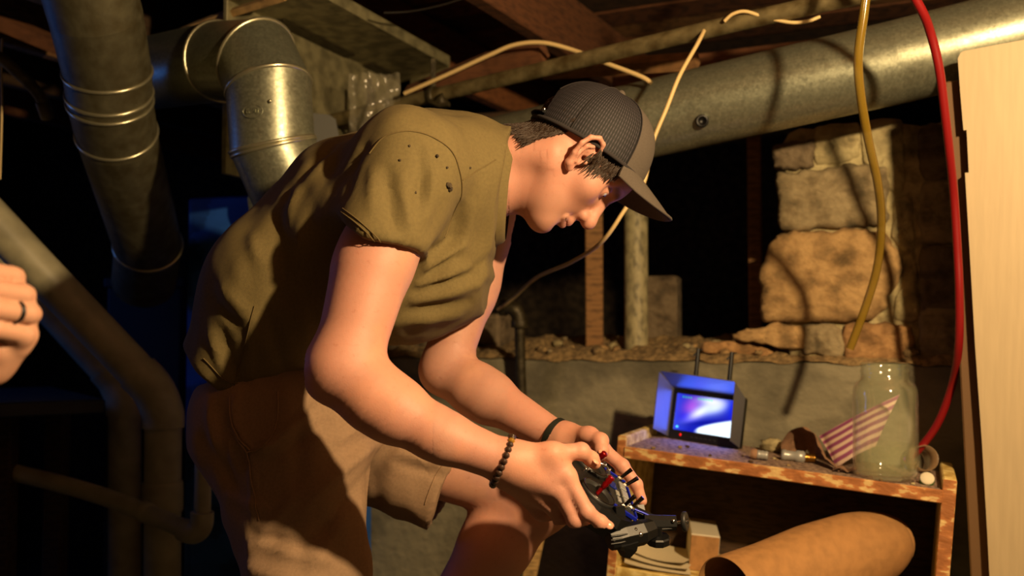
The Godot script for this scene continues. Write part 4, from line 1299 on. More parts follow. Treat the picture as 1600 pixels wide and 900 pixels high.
class NetMesh:   # vertices, normals, colours and indices of one mesh that may come from several grids
	var v := PackedVector3Array()
	var n := PackedVector3Array()
	var c := PackedColorArray()
	var ix := PackedInt32Array()
	func mesh_field(f: Field, lo: Vector3, hi: Vector3, cell: float, color = null, bump = null) -> void:
		const B := 4
		var bx := int(ceil((hi.x - lo.x) / (cell * B))) ; var by := int(ceil((hi.y - lo.y) / (cell * B))); var bz := int(ceil((hi.z - lo.z) / (cell * B)))
		var nx := bx * B; var ny := by * B; var nz := bz * B
		var sx := 1; var sy := nx; var sz := nx * ny
		var val := PackedFloat32Array()
		val.resize(nx * ny * nz)
		val.fill(1.0)
		var active := []
		var rad := cell * B * 0.87
		for k in bz:
			for j in by:
				for i in bx:
					var ctr := lo + Vector3(i * B + 1.5, j * B + 1.5, k * B + 1.5) * cell
					var ids := f.near(ctr, rad * 1.3)
					if ids.is_empty():
						continue
					var d := f.dist(ctr, ids)
					var base: int = i * B + j * B * sy + k * B * sz
					if d > rad * 1.45:
						continue
					if d < -rad * 1.45:
						for z in B:
							for y in B:
								for x in B:
									val[base + x + y * sy + z * sz] = -1.0
						continue
					active.append(Vector3i(i * B, j * B, k * B))
					for z in B:
						for y in B:
							for x in B:
								val[base + x + y * sy + z * sz] = f.dist(lo + Vector3(i * B + x, j * B + y, k * B + z) * cell, ids)
		var vid := PackedInt32Array()
		vid.resize(nx * ny * nz)
		vid.fill(-1)
		var first := v.size()
		var off := [0, sx, sy, sx + sy, sz, sx + sz, sy + sz, sx + sy + sz]
		var corner := [Vector3(0, 0, 0), Vector3(1, 0, 0), Vector3(0, 1, 0), Vector3(1, 1, 0), Vector3(0, 0, 1), Vector3(1, 0, 1), Vector3(0, 1, 1), Vector3(1, 1, 1)]
		var e0 := PackedInt32Array([0, 2, 4, 6, 0, 1, 4, 5, 0, 1, 2, 3])
		var e1 := PackedInt32Array([1, 3, 5, 7, 2, 3, 6, 7, 4, 5, 6, 7])
		var cells := PackedInt32Array()
		for b in active:
			for z in B:
				for y in B:
					for x in B:
						var X: int = b.x + x; var Y: int = b.y + y; var Z: int = b.z + z
						if X >= nx - 1 or Y >= ny - 1 or Z >= nz - 1:
							continue
						var o := X + Y * sy + Z * sz
						var v0 := val[o]; var v1 := val[o + sx]; var v2 := val[o + sy]; var v3 := val[o + sx + sy]
						var v4 := val[o + sz]; var v5 := val[o + sx + sz]; var v6 := val[o + sy + sz]; var v7 := val[o + sx + sy + sz]
						if v0 < 0.0:
							if v1 < 0.0 and v2 < 0.0 and v3 < 0.0 and v4 < 0.0 and v5 < 0.0 and v6 < 0.0 and v7 < 0.0:
								continue
						elif v1 >= 0.0 and v2 >= 0.0 and v3 >= 0.0 and v4 >= 0.0 and v5 >= 0.0 and v6 >= 0.0 and v7 >= 0.0:
							continue
						var vs := [v0, v1, v2, v3, v4, v5, v6, v7]
						var sum := Vector3.ZERO
						var cnt := 0
						for e in 12:
							var p: float = vs[e0[e]]; var q: float = vs[e1[e]]
							if (p < 0.0) != (q < 0.0):
								sum += corner[e0[e]] + (corner[e1[e]] - corner[e0[e]]) * (p / (p - q))
								cnt += 1
						vid[o] = v.size()
						cells.append(o)
						v.append(lo + (Vector3(X, Y, Z) + sum / cnt) * cell)
						n.append(Vector3(v1 + v3 + v5 + v7 - v0 - v2 - v4 - v6, v2 + v3 + v6 + v7 - v0 - v1 - v4 - v5, v4 + v5 + v6 + v7 - v0 - v1 - v2 - v3).normalized())
		var tri0 := ix.size()
		for o in cells:
			var s := val[o] < 0.0
			for ax in 3:
				var d1: int = [sx, sy, sz][ax]
				if o + d1 >= val.size() or (val[o + d1] < 0.0) == s:
					continue
				var d2: int = [sy, sz, sx][ax]; var d3: int = [sz, sx, sy][ax]
				if o - d2 - d3 < 0:
					continue
				var p0 := vid[o]; var p1 := vid[o - d2]; var p2 := vid[o - d2 - d3]; var p3 := vid[o - d3]
				if p1 < 0 or p2 < 0 or p3 < 0:
					continue
				if s:
					ix.append_array(PackedInt32Array([p0, p2, p1, p0, p3, p2]))
				else:
					ix.append_array(PackedInt32Array([p0, p1, p2, p0, p2, p3]))
		if bump != null:
			for i in range(first, v.size()):
				v[i] += n[i] * float(bump.call(v[i], n[i]))
			for i in range(first, v.size()):
				n[i] = Vector3.ZERO
			for i in range(tri0, ix.size(), 3):
				var fn := (v[ix[i + 2]] - v[ix[i]]).cross(v[ix[i + 1]] - v[ix[i]])
				n[ix[i]] += fn; n[ix[i + 1]] += fn; n[ix[i + 2]] += fn
			for i in range(first, v.size()):
				n[i] = n[i].normalized()
		for i in range(first, v.size()):
			c.append(color.call(v[i]) if color != null else Color(1, 1, 1))
	func done() -> ArrayMesh:
		var arr := []
		arr.resize(Mesh.ARRAY_MAX)
		arr[Mesh.ARRAY_VERTEX] = v
		arr[Mesh.ARRAY_NORMAL] = n
		arr[Mesh.ARRAY_COLOR] = c
		arr[Mesh.ARRAY_INDEX] = ix
		var m := ArrayMesh.new()
		m.add_surface_from_arrays(Mesh.PRIMITIVE_TRIANGLES, arr)
		return m

func rp(px: float, d: float) -> float:
	return px * d / FOCAL

func ray(px: float, py: float) -> Vector3:
	return (at(px, py, 1.0) - cam.origin).normalized()

# ---------------------------------------------------------------- the man
var h_o := Vector3()   # head: point between the ears, face direction, crown direction, his right
var h_f := Vector3()
var h_u := Vector3()
var h_r := Vector3()

func hl(f: float, u: float, r: float) -> Vector3:
	return h_o + h_f * f + h_u * u + h_r * r

func cloth_mat(n: String, c: Color, scale: float, rough := 0.9) -> StandardMaterial3D:
	var m := mat(n, c, rough)
	tri_tex(m, Vector3(scale, scale, scale), noise_tex(21, 0.03, [[0.2, g(0.93)], [0.8, g(1.02)]], 0, 5), bump_tex(22, 0.12, 3.0, 0, 3), 0.35)
	return m

func skin_mat() -> StandardMaterial3D:
	if mats.has("skin"):
		return mats["skin"]
	var m := mat("skin", Color(1, 1, 1), 0.58)
	m.vertex_color_use_as_albedo = true
	tri_tex(m, Vector3(7, 7, 7), noise_tex(23, 0.02, [[0.10, Color(0.92, 0.87, 0.84)], [0.17, Color(0.98, 0.97, 0.96)], [0.5, g(0.99)], [0.8, Color(1.0, 0.99, 0.98)]], 0, 4), bump_tex(24, 0.09, 2.0, 0, 3), 0.22)
	m.subsurf_scatter_enabled = true
	m.subsurf_scatter_strength = 0.12
	return m

func fold_fn(list: Array, d: float, sd: int, noise_amp: float, noise_f := 9.0) -> Callable:   # folds run through the cloth at right angles to the wall of the picture
	var segs := []
	for e in list:
		var p := at(e[0], e[1], d); var q := at(e[2], e[3], d)
		segs.append([Vector2(p.x, p.y), Vector2(q.x - p.x, q.y - p.y), e[4] * d / FOCAL, e[5] * 0.001])
	var nz := FastNoiseLite.new()
	nz.seed = sd; nz.frequency = noise_f; nz.fractal_octaves = 2
	return func(p: Vector3, nn: Vector3) -> float:
		var r := noise_amp * nz.get_noise_3d(p.x, p.y * 0.6, p.z)
		if nn.z > -0.25:
			var x := Vector2(p.x, p.y) * (d / maxf(0.5, -p.z)) if false else Vector2(p.x, p.y)
			for s in segs:
				var q: Vector2 = x - s[0]
				var ab: Vector2 = s[1]
				var t := clampf(q.dot(ab) / ab.length_squared(), 0.0, 1.0)
				var dd: float = (q - ab * t).length() / s[2]
				if dd < 2.2:
					r += s[3] * exp(-dd * dd) * (0.35 + 0.65 * sin(PI * (0.1 + 0.8 * t)))
		return r

func finger(f: Field, pts: Array, r0: float, r1: float, k := 0.004) -> void:
	var n := pts.size()
	for i in n - 1:
		f.add(pts[i], pts[i + 1], lerpf(r0, r1, float(i) / (n - 1)), lerpf(r0, r1, float(i + 1) / (n - 1)), k if i > 0 else 0.007)
		if i > 0:
			f.ball(pts[i], lerpf(r0, r1, float(i) / (n - 1)) * 1.06, 0.004)

func build_person() -> void:
	h_f = Vector3(0.43, -0.87, -0.15).normalized()
	h_u = Vector3(0.88, 0.455, -0.10)
	h_u = (h_u - h_f * h_u.dot(h_f)).normalized()
	h_r = h_f.cross(h_u).normalized()
	h_o = at(890, 243, 1.70)
	var o := thing("person", "young man in olive t-shirt, khaki shorts and trucker cap bending over the controller", "person", Vector3(at(440, 650, 1.78).x, 0, at(440, 650, 1.78).z))
	var base := o.position
	# ------------------------------------------------ joints
	var sh_n := at(645, 268, 1.53); var el_n := at(533, 574, 1.42); var wr_n := at(792, 724, 1.40)
	var sh_f := at(765, 335, 1.86); var el_f := at(695, 578, 1.80); var wr_f := at(880, 690, 1.66)
	var hip_n := at(450, 690, 1.68); var hip_f := at(490, 650, 1.88)
	var kn_n := at(496, 1080, 1.63); var an_n := at(455, 1475, 1.72)
	var kn_f := at(838, 772, 1.82); var an_f := at(640, 1050, 1.86)
	var across := (sh_n - sh_f).normalized()
	# ------------------------------------------------ body field
	var b := Field.new()
	# head
	b.ball(hl(-0.008, 0.042, 0), 0.090, 0.02, h_u, 0.93, h_r, 0.84)
	b.ball(hl(0.036, -0.022, 0), 0.060, 0.03, h_u, 1.25, h_r, 0.90)
	for s: float in [-1.0, 1.0]:
		b.add(hl(0.000, -0.048, 0.053 * s), hl(0.068, -0.086, 0.018 * s), 0.017, 0.015, 0.03)
		b.ball(hl(0.056, -0.004, 0.046 * s), 0.018, 0.03)
		b.add(hl(0.088, 0.040, 0.010 * s), hl(0.066, 0.042, 0.048 * s), 0.009, 0.008, 0.018)
	b.ball(hl(0.079, -0.092, 0), 0.018, 0.022, h_r, 1.2)
	b.ball(hl(0.062, 0.062, 0), 0.036, 0.03, h_r, 1.45)
	for s: float in [-1.0, 1.0]:
		b.cut(hl(0.098, 0.021, 0.033 * s), hl(0.090, 0.019, 0.040 * s), 0.0135, 0.012, 0.016)
		b.ball(hl(0.0725, 0.019, 0.0325 * s), 0.0142, 0.004)
		b.cut(hl(0.0885, 0.0165, 0.026 * s), hl(0.0845, 0.0165, 0.041 * s), 0.0032, 0.0026, 0.003)
	b.add(hl(0.090, 0.032, 0), hl(0.1140, -0.017, 0), 0.0076, 0.0108, 0.013)
	b.ball(hl(0.1150, -0.021, 0), 0.0112, 0.012)
	for s: float in [-1.0, 1.0]:
		b.ball(hl(0.1005, -0.026, 0.0125 * s), 0.0086, 0.010)
		b.cut(hl(0.107, -0.040, 0.0075 * s), hl(0.104, -0.026, 0.008 * s), 0.0042, 0.0035, 0.003)
		b.add(hl(0.0995, -0.0515, 0.002 * s), hl(0.0885, -0.0555, 0.023 * s), 0.0058, 0.0030, 0.007)
		b.add(hl(0.0970, -0.0635, 0.002 * s), hl(0.0870, -0.0590, 0.021 * s), 0.0068, 0.0030, 0.008)
	b.add(hl(0.093, -0.036, 0), hl(0.094, -0.050, 0), 0.008, 0.006, 0.012)
	b.cut(hl(0.1045, -0.0575, 0.0), hl(0.089, -0.0575, 0.024), 0.0014, 0.0012, 0.003)
	b.cut(hl(0.1045, -0.0575, 0.0), hl(0.089, -0.0575, -0.024), 0.0014, 0.0012, 0.003)
	b.cut(hl(0.101, -0.076, -0.012), hl(0.101, -0.076, 0.012), 0.0045, 0.0045, 0.010)
	# neck
	b.add(at(766, 266, 1.715), at(858, 243, 1.70), 0.068, 0.057, 0.03)
	b.add(at(800, 285, 1.71), hl(0.035, -0.078, 0), 0.042, 0.028, 0.04)
	b.add(at(800, 238, 1.655), hl(-0.02, -0.035, 0.055), 0.016, 0.014, 0.03)
	# ears
	for s: float in [-1.0, 1.0]:
		var eu := (h_u * 0.975 - h_f * 0.22 + h_r * 0.10 * s).normalized()
		var ef := (h_f * 0.93 + h_u * 0.21 - h_r * 0.30 * s).normalized()
		var er := (h_r * 0.95 * s + h_f * 0.30).normalized()
		var ec := hl(0.004, 0.002, 0.075 * s)
		var ep := func(x: float, y: float, z: float) -> Vector3: return ec + (ef * x + eu * y + er * z) * 1.12
		b.ball(ep.call(-0.001, 0.000, 0.003), 0.026, 0.006, er, 0.22, ef, 0.62)
		b.chain([ep.call(0.012, 0.004, 0.004), ep.call(0.0145, 0.020, 0.008), ep.call(0.006, 0.031, 0.011), ep.call(-0.006, 0.031, 0.013), ep.call(-0.016, 0.021, 0.014), ep.call(-0.018, 0.006, 0.014), ep.call(-0.013, -0.010, 0.011), ep.call(-0.005, -0.022, 0.007)], [0.003, 0.0036, 0.0040, 0.0042, 0.0043, 0.0042, 0.004, 0.005], 0.003)
		b.add(ep.call(-0.003, -0.024, 0.006), ep.call(0.004, -0.027, 0.004), 0.0062, 0.0055, 0.006)
		b.chain([ep.call(0.002, 0.019, 0.008), ep.call(-0.008, 0.010, 0.010), ep.call(-0.007, -0.006, 0.009), ep.call(0.000, -0.014, 0.008)], [0.003, 0.0036, 0.0036, 0.004], 0.003)
		b.ball(ep.call(0.0115, -0.004, 0.007), 0.0045, 0.004)
		b.cut(ep.call(0.003, 0.002, 0.011), ep.call(0.003, -0.008, 0.011), 0.0065, 0.006, 0.004)
		b.cut(ep.call(0.005, -0.002, 0.009), ep.call(0.008, -0.002, -0.006), 0.0045, 0.003, 0.003)
		b.cut(ep.call(0.008, 0.017, 0.012), ep.call(-0.004, 0.022, 0.014), 0.0048, 0.004, 0.003)
	# trunk under the shirt
	b.add(at(430, 590, 1.76), at(480, 470, 1.72), 0.085, 0.095, 0.03, across, 1.45)
	b.add(at(480, 470, 1.72), at(600, 350, 1.70), 0.095, 0.115, 0.03, across, 1.25)
	b.add(at(600, 350, 1.70), at(730, 285, 1.70), 0.110, 0.075, 0.03, across, 1.35)
	b.add(hip_n, hip_f, 0.105, 0.105, 0.04)
	# near arm
	var ua := (el_n - sh_n).normalized()
	b.add(sh_n, at(590, 400, 1.478), 0.053, 0.0535, 0.03)
	b.add(at(592, 392, 1.48), el_n, 0.0545, 0.043, 0.025)
	b.add(at(575, 430, 1.465) + at(0, 0, 1.4) - at(0, 0, 1.4), sh_n.lerp(el_n, 0.85) + at(8, 0, 1.4) - at(0, 0, 1.4), 0.047, 0.036, 0.03)
	b.ball(at(517, 590, 1.43), 0.031, 0.03)
	b.add(el_n, at(612, 638, 1.41), 0.046, 0.0455, 0.03)
	b.add(at(585, 624, 1.41), at(690, 682, 1.40), 0.0445, 0.0345, 0.025)
	b.add(at(680, 677, 1.40), wr_n, 0.0345, 0.0265, 0.02)
	b.add(at(700, 686, 1.395), at(800, 722, 1.388), 0.024, 0.021, 0.02)
	# far arm
	b.add(sh_f, sh_f.lerp(el_f, 0.5), 0.055, 0.050, 0.03)
	b.add(sh_f.lerp(el_f, 0.45), el_f, 0.051, 0.041, 0.025)
	b.add(el_f, at(762, 620, 1.755), 0.042, 0.044, 0.025)
	b.add(at(745, 610, 1.765), wr_f, 0.044, 0.026, 0.025)
	# legs
	b.add(hip_n, kn_n, 0.088, 0.058, 0.03)
	b.add(kn_n, kn_n.lerp(an_n, 0.3), 0.056, 0.057, 0.03)
	b.add(kn_n.lerp(an_n, 0.3), an_n, 0.056, 0.036, 0.03)
	b.add(hip_f, kn_f, 0.086, 0.058, 0.03)
	b.ball(at(850, 782, 1.80), 0.052, 0.04)
	b.add(kn_f, at(775, 850, 1.82), 0.056, 0.062, 0.03)
	b.add(at(775, 850, 1.82), an_f, 0.062, 0.034, 0.03)
	# near hand: back of the hand towards us, thumb on the stick, index finger along the case
	var iN := at(886, 745, 1.385); var mN := at(875, 769, 1.385); var rN := at(861, 788, 1.40); var pN := at(845, 800, 1.425)
	b.add(wr_n, iN, 0.0235, 0.0125, 0.02)
	b.add(at(797, 726, 1.395), mN, 0.0235, 0.0130, 0.016)
	b.add(at(798, 738, 1.405), rN, 0.0225, 0.0125, 0.016)
	b.add(at(798, 742, 1.415), pN, 0.0200, 0.0115, 0.016)
	b.add(at(800, 716, 1.395), at(864, 710, 1.39), 0.022, 0.0150, 0.018)
	b.add(at(862, 708, 1.385), at(884, 744, 1.40), 0.010, 0.010, 0.022)
	finger(b, [at(858, 709, 1.388), at(908, 705, 1.398), at(924, 717, 1.41), at(930, 724, 1.415)], 0.0130, 0.0085)
	finger(b, [iN, at(917, 800, 1.378), at(938, 816, 1.385), at(951, 823, 1.392)], 0.0118, 0.0082)
	finger(b, [mN, at(898, 812, 1.385), at(918, 819, 1.42), at(926, 812, 1.445)], 0.0122, 0.0085)
	finger(b, [rN, at(878, 816, 1.41), at(900, 818, 1.445), at(912, 808, 1.468)], 0.0116, 0.0080)
	finger(b, [pN, at(858, 815, 1.44), at(878, 815, 1.47), at(890, 806, 1.485)], 0.0104, 0.0072)
	# far hand
	var iF := at(940, 701, 1.635)
	b.add(wr_f, iF, 0.024, 0.0135, 0.02)
	b.add(wr_f, at(925, 722, 1.64), 0.024, 0.0130, 0.02)
	b.add(wr_f, at(905, 735, 1.63), 0.022, 0.0125, 0.02)
	b.add(at(892, 684, 1.645), at(922, 681, 1.61), 0.020, 0.0150, 0.018)
	finger(b, [at(918, 681, 1.61), at(938, 689, 1.59), at(940, 704, 1.58), at(939, 711, 1.578)], 0.0142, 0.0090)
	finger(b, [iF, at(972, 728, 1.615), at(994, 757, 1.605), at(1003, 783, 1.60)], 0.0122, 0.0085)
	finger(b, [at(925, 722, 1.64), at(960, 755, 1.63), at(975, 785, 1.62), at(968, 798, 1.60)], 0.0115, 0.0085)
	finger(b, [at(905, 735, 1.63), at(938, 775, 1.63), at(950, 800, 1.60), at(945, 808, 1.585)], 0.0112, 0.0080)
	var lip_c := hl(0.097, -0.0575, 0)
	var fr := FastNoiseLite.new()
	fr.seed = 44; fr.frequency = 60.0
	var tint := func(p: Vector3) -> Color:
		var c := Color(0.575, 0.275, 0.20)
		var q := p - h_o
		var f := q.dot(h_f); var u := q.dot(h_u); var r := absf(q.dot(h_r))
		if q.length() < 0.16:
			var lip := exp(-pow((u + 0.0575) / 0.0085, 2.0) - pow(r / 0.02, 4.0)) * smoothstep(0.082, 0.092, f)
			c = c.lerp(Color(0.50, 0.17, 0.13), lip * 0.8)
			var brow := exp(-pow((u - 0.040 + r * 0.05) / 0.006, 2.0)) * smoothstep(0.012, 0.018, r) * (1.0 - smoothstep(0.048, 0.056, r)) * smoothstep(0.05, 0.06, f)
			c = c.lerp(Color(0.07, 0.04, 0.025), brow * 0.8)
			var beard := smoothstep(-0.03, -0.06, u) * smoothstep(0.02, 0.05, f)
			c = c.lerp(Color(0.40, 0.24, 0.17), beard * 0.30)
		else:
			c = c.lerp(Color(0.70, 0.33, 0.21), 0.5 * smoothstep(0.0, 0.4, fr.get_noise_3dv(p * 0.12)))
		return c
	var sk := NetMesh.new()
	sk.mesh_field(b, h_o - Vector3(0.185, 0.17, 0.14), h_o + Vector3(0.17, 0.17, 0.14), 0.0026, tint)
	sk.mesh_field(b, at(690, 670, 1.40) + Vector3(-0.01, -0.135, -0.115), at(690, 670, 1.40) + Vector3(0.255, 0.055, 0.075), 0.0028, tint)
	sk.mesh_field(b, at(862, 690, 1.64) + Vector3(0, -0.145, -0.06), at(862, 690, 1.64) + Vector3(0.16, 0.045, 0.085), 0.0028, tint)
	var lo := base + Vector3(-0.25, 0.02, -0.25); var hi := base + Vector3(0.57, 1.50, 0.42)
	# arms and legs, each region as fine as it shows
	sk.mesh_field(b, Vector3(at(480, 0, 1.42).x, at(0, 760, 1.42).y, -1.50), Vector3(at(702, 0, 1.40).x, at(0, 330, 1.45).y, -1.32), 0.0055, tint)
	sk.mesh_field(b, Vector3(at(640, 0, 1.82).x, at(0, 720, 1.7).y, -1.95), Vector3(at(866, 0, 1.64).x, at(0, 400, 1.8).y, -1.56), 0.0055, tint)
	sk.mesh_field(b, Vector3(at(560, 0, 1.82).x, 0.40, -2.0), Vector3(at(900, 0, 1.82).x, at(0, 690, 1.8).y, -1.66), 0.0065, tint)
	sk.mesh_field(b, Vector3(lo.x, 0.04, -1.92), Vector3(at(640, 0, 1.8).x, 0.90, -1.5), 0.014, tint)
	sk.mesh_field(b, Vector3(lo.x, 0.80, -1.98), Vector3(at(800, 0, 1.7).x, 1.46, -1.43), 0.014, tint)
	var body := put("body", shift(sk.done(), -base), skin_mat(), o)
	for s: float in [-1.0, 1.0]:
		var eye := put("eye", MB.new().ball(hl(0.0728, 0.019, 0.0325 * s) - base, Vector3.ONE * 0.0132, Basis(), 16).done(), mat("eye_white", Color(0.85, 0.82, 0.78), 0.2), body)
		put("iris", MB.new().ball(hl(0.0795, 0.017, 0.0325 * s) - base, Vector3.ONE * 0.0072, Basis(), 12).done(), mat("iris", Color(0.12, 0.09, 0.06), 0.2), eye)
	for q in [[at(930, 722, 1.40), Vector3(0.1, 1, 0.5), at(908, 705, 1.398)], [at(939, 708, 1.57), Vector3(0, 0.4, 1), at(938, 689, 1.59)], [at(951, 822, 1.385), Vector3(0.3, 0.2, 1), at(938, 816, 1.385)]]:
		var tip: Vector3 = q[0]
		var axis: Vector3 = (tip - q[2]).normalized()
		var nn: Vector3 = q[1]
		nn = (nn - axis * nn.dot(axis)).normalized()
		var at0 := b.hit(tip + nn * 0.03, -nn, 0.0, 0.06)
		put("fingernail", MB.new().ball(at0 - nn * 0.0006 - base, Vector3(0.0048, 0.0018, 0.0062), Basis(axis.cross(nn), nn, axis.cross(nn).cross(nn)), 12).done(), mat("nail", Color(0.86, 0.62, 0.52), 0.3), body)
	build_shirt(o, base, b, across)
	build_shorts(o, base)
	build_cap(o, base)
	build_hair(o, base, b)
	build_wristwear(o, base)
	build_shoes(o, base, an_n, an_f)

func shift(m: ArrayMesh, by: Vector3) -> ArrayMesh:
	var arr := m.surface_get_arrays(0)
	var v: PackedVector3Array = arr[Mesh.ARRAY_VERTEX]
	for i in v.size():
		v[i] += by
	arr[Mesh.ARRAY_VERTEX] = v
	var r := ArrayMesh.new()
	r.add_surface_from_arrays(Mesh.PRIMITIVE_TRIANGLES, arr)
	return r

func seam(f: Field, list: Array, r: float, bump: Callable, base: Vector3, lift := 0.0003, per := 6) -> ArrayMesh:   # a raised stitch line laid on cloth
	var ids := f.all()
	var pts := []
	for i in list.size() - 1:
		for k in per:
			var a: Array = list[maxi(i - 1, 0)]; var b: Array = list[i]; var c: Array = list[i + 1]; var d: Array = list[mini(i + 2, list.size() - 1)]
			pts.append(Vector2(b[0], b[1]).cubic_interpolate(Vector2(c[0], c[1]), Vector2(a[0], a[1]), Vector2(d[0], d[1]), float(k) / per))
	pts.append(Vector2(list[-1][0], list[-1][1]))
	var out := PackedVector3Array()
	for q in pts:
		var p := f.hit(cam.origin, ray(q.x, q.y), 1.1, 2.3)
		var nn := f.grad(p, ids)
		out.append(p + nn * (float(bump.call(p, nn)) + lift) - base)
	return MB.new().tube(out, r, r, 6).done()

func build_shirt(o: Node3D, base: Vector3, _b: Field, across: Vector3) -> void:
	var m := cloth_mat("olive_cloth", Color(0.43, 0.375, 0.225), 9.0)
	var f := Field.new()
	# near sleeve, cut open at the hem, then the trunk
	var s0 := at(640, 262, 1.53); var s1 := at(588, 398, 1.475); var sd := (s1 - s0).normalized()
	f.add(s0, at(612, 325, 1.505), 0.083, 0.079, 0.03)
	f.add(at(618, 310, 1.51), s1 + sd * 0.10, 0.0790, 0.0770, 0.02)
	var cn := Vector3(-0.64, -0.77, 0.02).normalized()
	f.plane(at(590, 390, 1.475), cn, 0.003)
	f.cut(at(605, 360, 1.485), at(588, 392, 1.475) + cn * 0.05, 0.053, 0.0590, 0.003)
	# far sleeve
	f.add(at(765, 330, 1.86), at(742, 440, 1.83), 0.075, 0.066, 0.03)
	f.plane(at(745, 462, 1.83), Vector3(-0.15, -0.98, 0.1), 0.003)
	f.add(at(408, 565, 1.745), at(470, 452, 1.72), 0.116, 0.135, 0.04, across, 1.42)
	f.add(at(470, 452, 1.72), at(588, 368, 1.70), 0.135, 0.162, 0.05, across, 1.16)
	f.add(at(588, 368, 1.70), at(690, 306, 1.70), 0.160, 0.130, 0.05, across, 1.20)
	f.add(at(690, 306, 1.70), at(800, 290, 1.70), 0.130, 0.098, 0.05, across, 1.10)
	f.add(s0, at(735, 262, 1.66), 0.078, 0.06, 0.05)
	f.add(at(660, 440, 1.70), at(700, 420, 1.70), 0.085, 0.09, 0.05, across, 1.4)
	f.add(at(640, 500, 1.70), at(735, 440, 1.70), 0.022, 0.024, 0.06, across, 4.0)
	f.add(at(690, 300, 1.72), at(765, 330, 1.84), 0.11, 0.08, 0.05)
	# hem, neck opening
	f.plane(at(335, 578, 1.70), Vector3(-0.70, -0.71, 0.0), 0.006)
	f.plane(at(420, 609, 1.70), Vector3(0.02, -1.0, 0.0), 0.006)
	var nkc := at(788, 293, 1.70)
	var nkn := Vector3(0.985, -0.16, 0.03).normalized()
	f.plane(nkc, nkn, 0.003)
	f.cut(nkc - nkn * 0.16, nkc + nkn * 0.1, 0.088, 0.094, 0.004, across, 0.85)
	var bump := fold_fn([
		[546, 234, 470, 300, 10, 6], [470, 300, 462, 350, 10, 6], [520, 240, 455, 310, 9, -6], [585, 250, 540, 310, 8, -7], [402, 375, 414, 410, 10, 6], [358, 453, 400, 495, 12, 7], [345, 470, 385, 520, 10, -5],
		[330, 520, 352, 600, 9, 6], [350, 520, 372, 600, 9, -5], [400, 505, 385, 590, 8, 3], [430, 480, 440, 590, 13, -6], [470, 420, 480, 540, 14, 5], [440, 340, 452, 430, 14, -6], [490, 330, 480, 420, 13, 5],
		[690, 292, 676, 355, 7, 5], [678, 290, 662, 350, 7, -4], [700, 330, 680, 380, 7, -4], [645, 300, 658, 385, 8, 7], [600, 290, 606, 352, 8, 5], [622, 290, 636, 372, 8, -6], [570, 270, 560, 325, 8, -4], [668, 260, 676, 340, 8, -5],
		[716, 372, 678, 408, 6, -10], [722, 384, 672, 424, 6, 8], [716, 402, 664, 440, 6, -9], [735, 418, 660, 446, 6, 7], [742, 430, 655, 456, 7, -7], [745, 444, 650, 470, 8, 7], [730, 470, 640, 486, 8, -8], [712, 488, 620, 504, 9, 8], [725, 330, 708, 385, 7, -7], [738, 325, 722, 390, 7, 6],
		[760, 300, 735, 390, 10, 4], [740, 300, 715, 370, 9, -4], [795, 390, 745, 445, 6, 5], [770, 395, 735, 430, 6, -5]], 1.58, 31, 0.0055, 10.0)
	var sk := NetMesh.new()
	var lo := Vector3(at(285, 0, 1.75).x, at(0, 640, 1.7).y, -2.02); var hi := Vector3(at(825, 0, 1.75).x, at(0, 165, 1.7).y, -1.34)
	sk.mesh_field(f, lo, hi, 0.0065, null, bump)
	var sh := put("t_shirt", shift(sk.done(), -base), m, o)
	# ribbed collar
	var vx := across
	var vy := nkn.cross(vx).normalized()
	vx = vy.cross(nkn).normalized()
	var col := MB.new()
	col.sheet(64, 5, func(u: float, v: float) -> Vector3:   # a flat ribbed band standing off the neck
		var a := TAU * u
		var q := 1.0 - 0.13 * v
		var low := maxf(0.0, sin(a) * signf(-vy.y))
		return nkc + nkn * (-0.004 + 0.014 * v + 0.006 * low + 0.003 * sin(v * PI)) + vx * cos(a) * 0.0835 * q + vy * sin(a) * 0.1005 * q - base, 0.003)
	put("collar", col.done(), m, sh)
	var sm := cloth_mat("olive_thread", Color(0.42, 0.355, 0.205), 9.0)
	put("sleeve_seam", seam(f, [[575, 238], [600, 215], [640, 205], [675, 212], [702, 232], [718, 262], [724, 300], [716, 340], [700, 372]], 0.0011, bump, base), sm, sh)
	put("shoulder_seam", seam(f, [[724, 282], [745, 268], [774, 250]], 0.0009, bump, base), sm, sh)
	put("side_seam", seam(f, [[398, 478], [385, 530], [372, 575], [366, 604]], 0.0010, bump, base), sm, sh)
	put("sleeve_hem", seam(f, [[536, 326], [560, 345], [590, 372], [620, 398], [648, 418]], 0.0009, bump, base), sm, sh)
	put("sleeve_hem", seam(f, [[533, 331], [557, 350], [587, 377], [617, 403], [646, 424]], 0.0009, bump, base), sm, sh)
	var ids := f.all()
	for q in [[640, 228, 2], [683, 244, 3], [700, 290, 5], [703, 296, 4], [652, 300, 2], [698, 262, 2], [625, 250, 2], [735, 262, 2]]:
		var p := f.hit(cam.origin, ray(q[0], q[1]), 1.1, 2.3)
		var nn := f.grad(p, ids)
		var lm := MB.new()
		lump(lm, p + nn * (float(bump.call(p, nn)) + 0.0004) - base, Vector3.ONE * q[2] * 0.0009, int(q[0]), 0.5, 8)
		put("dirt_speck", lm.done(), mats["dirt"], sh)
	put("bottom_hem", seam(f, [[318, 560], [345, 588], [372, 601], [420, 602], [480, 598]], 0.0010, bump, base), sm, sh)

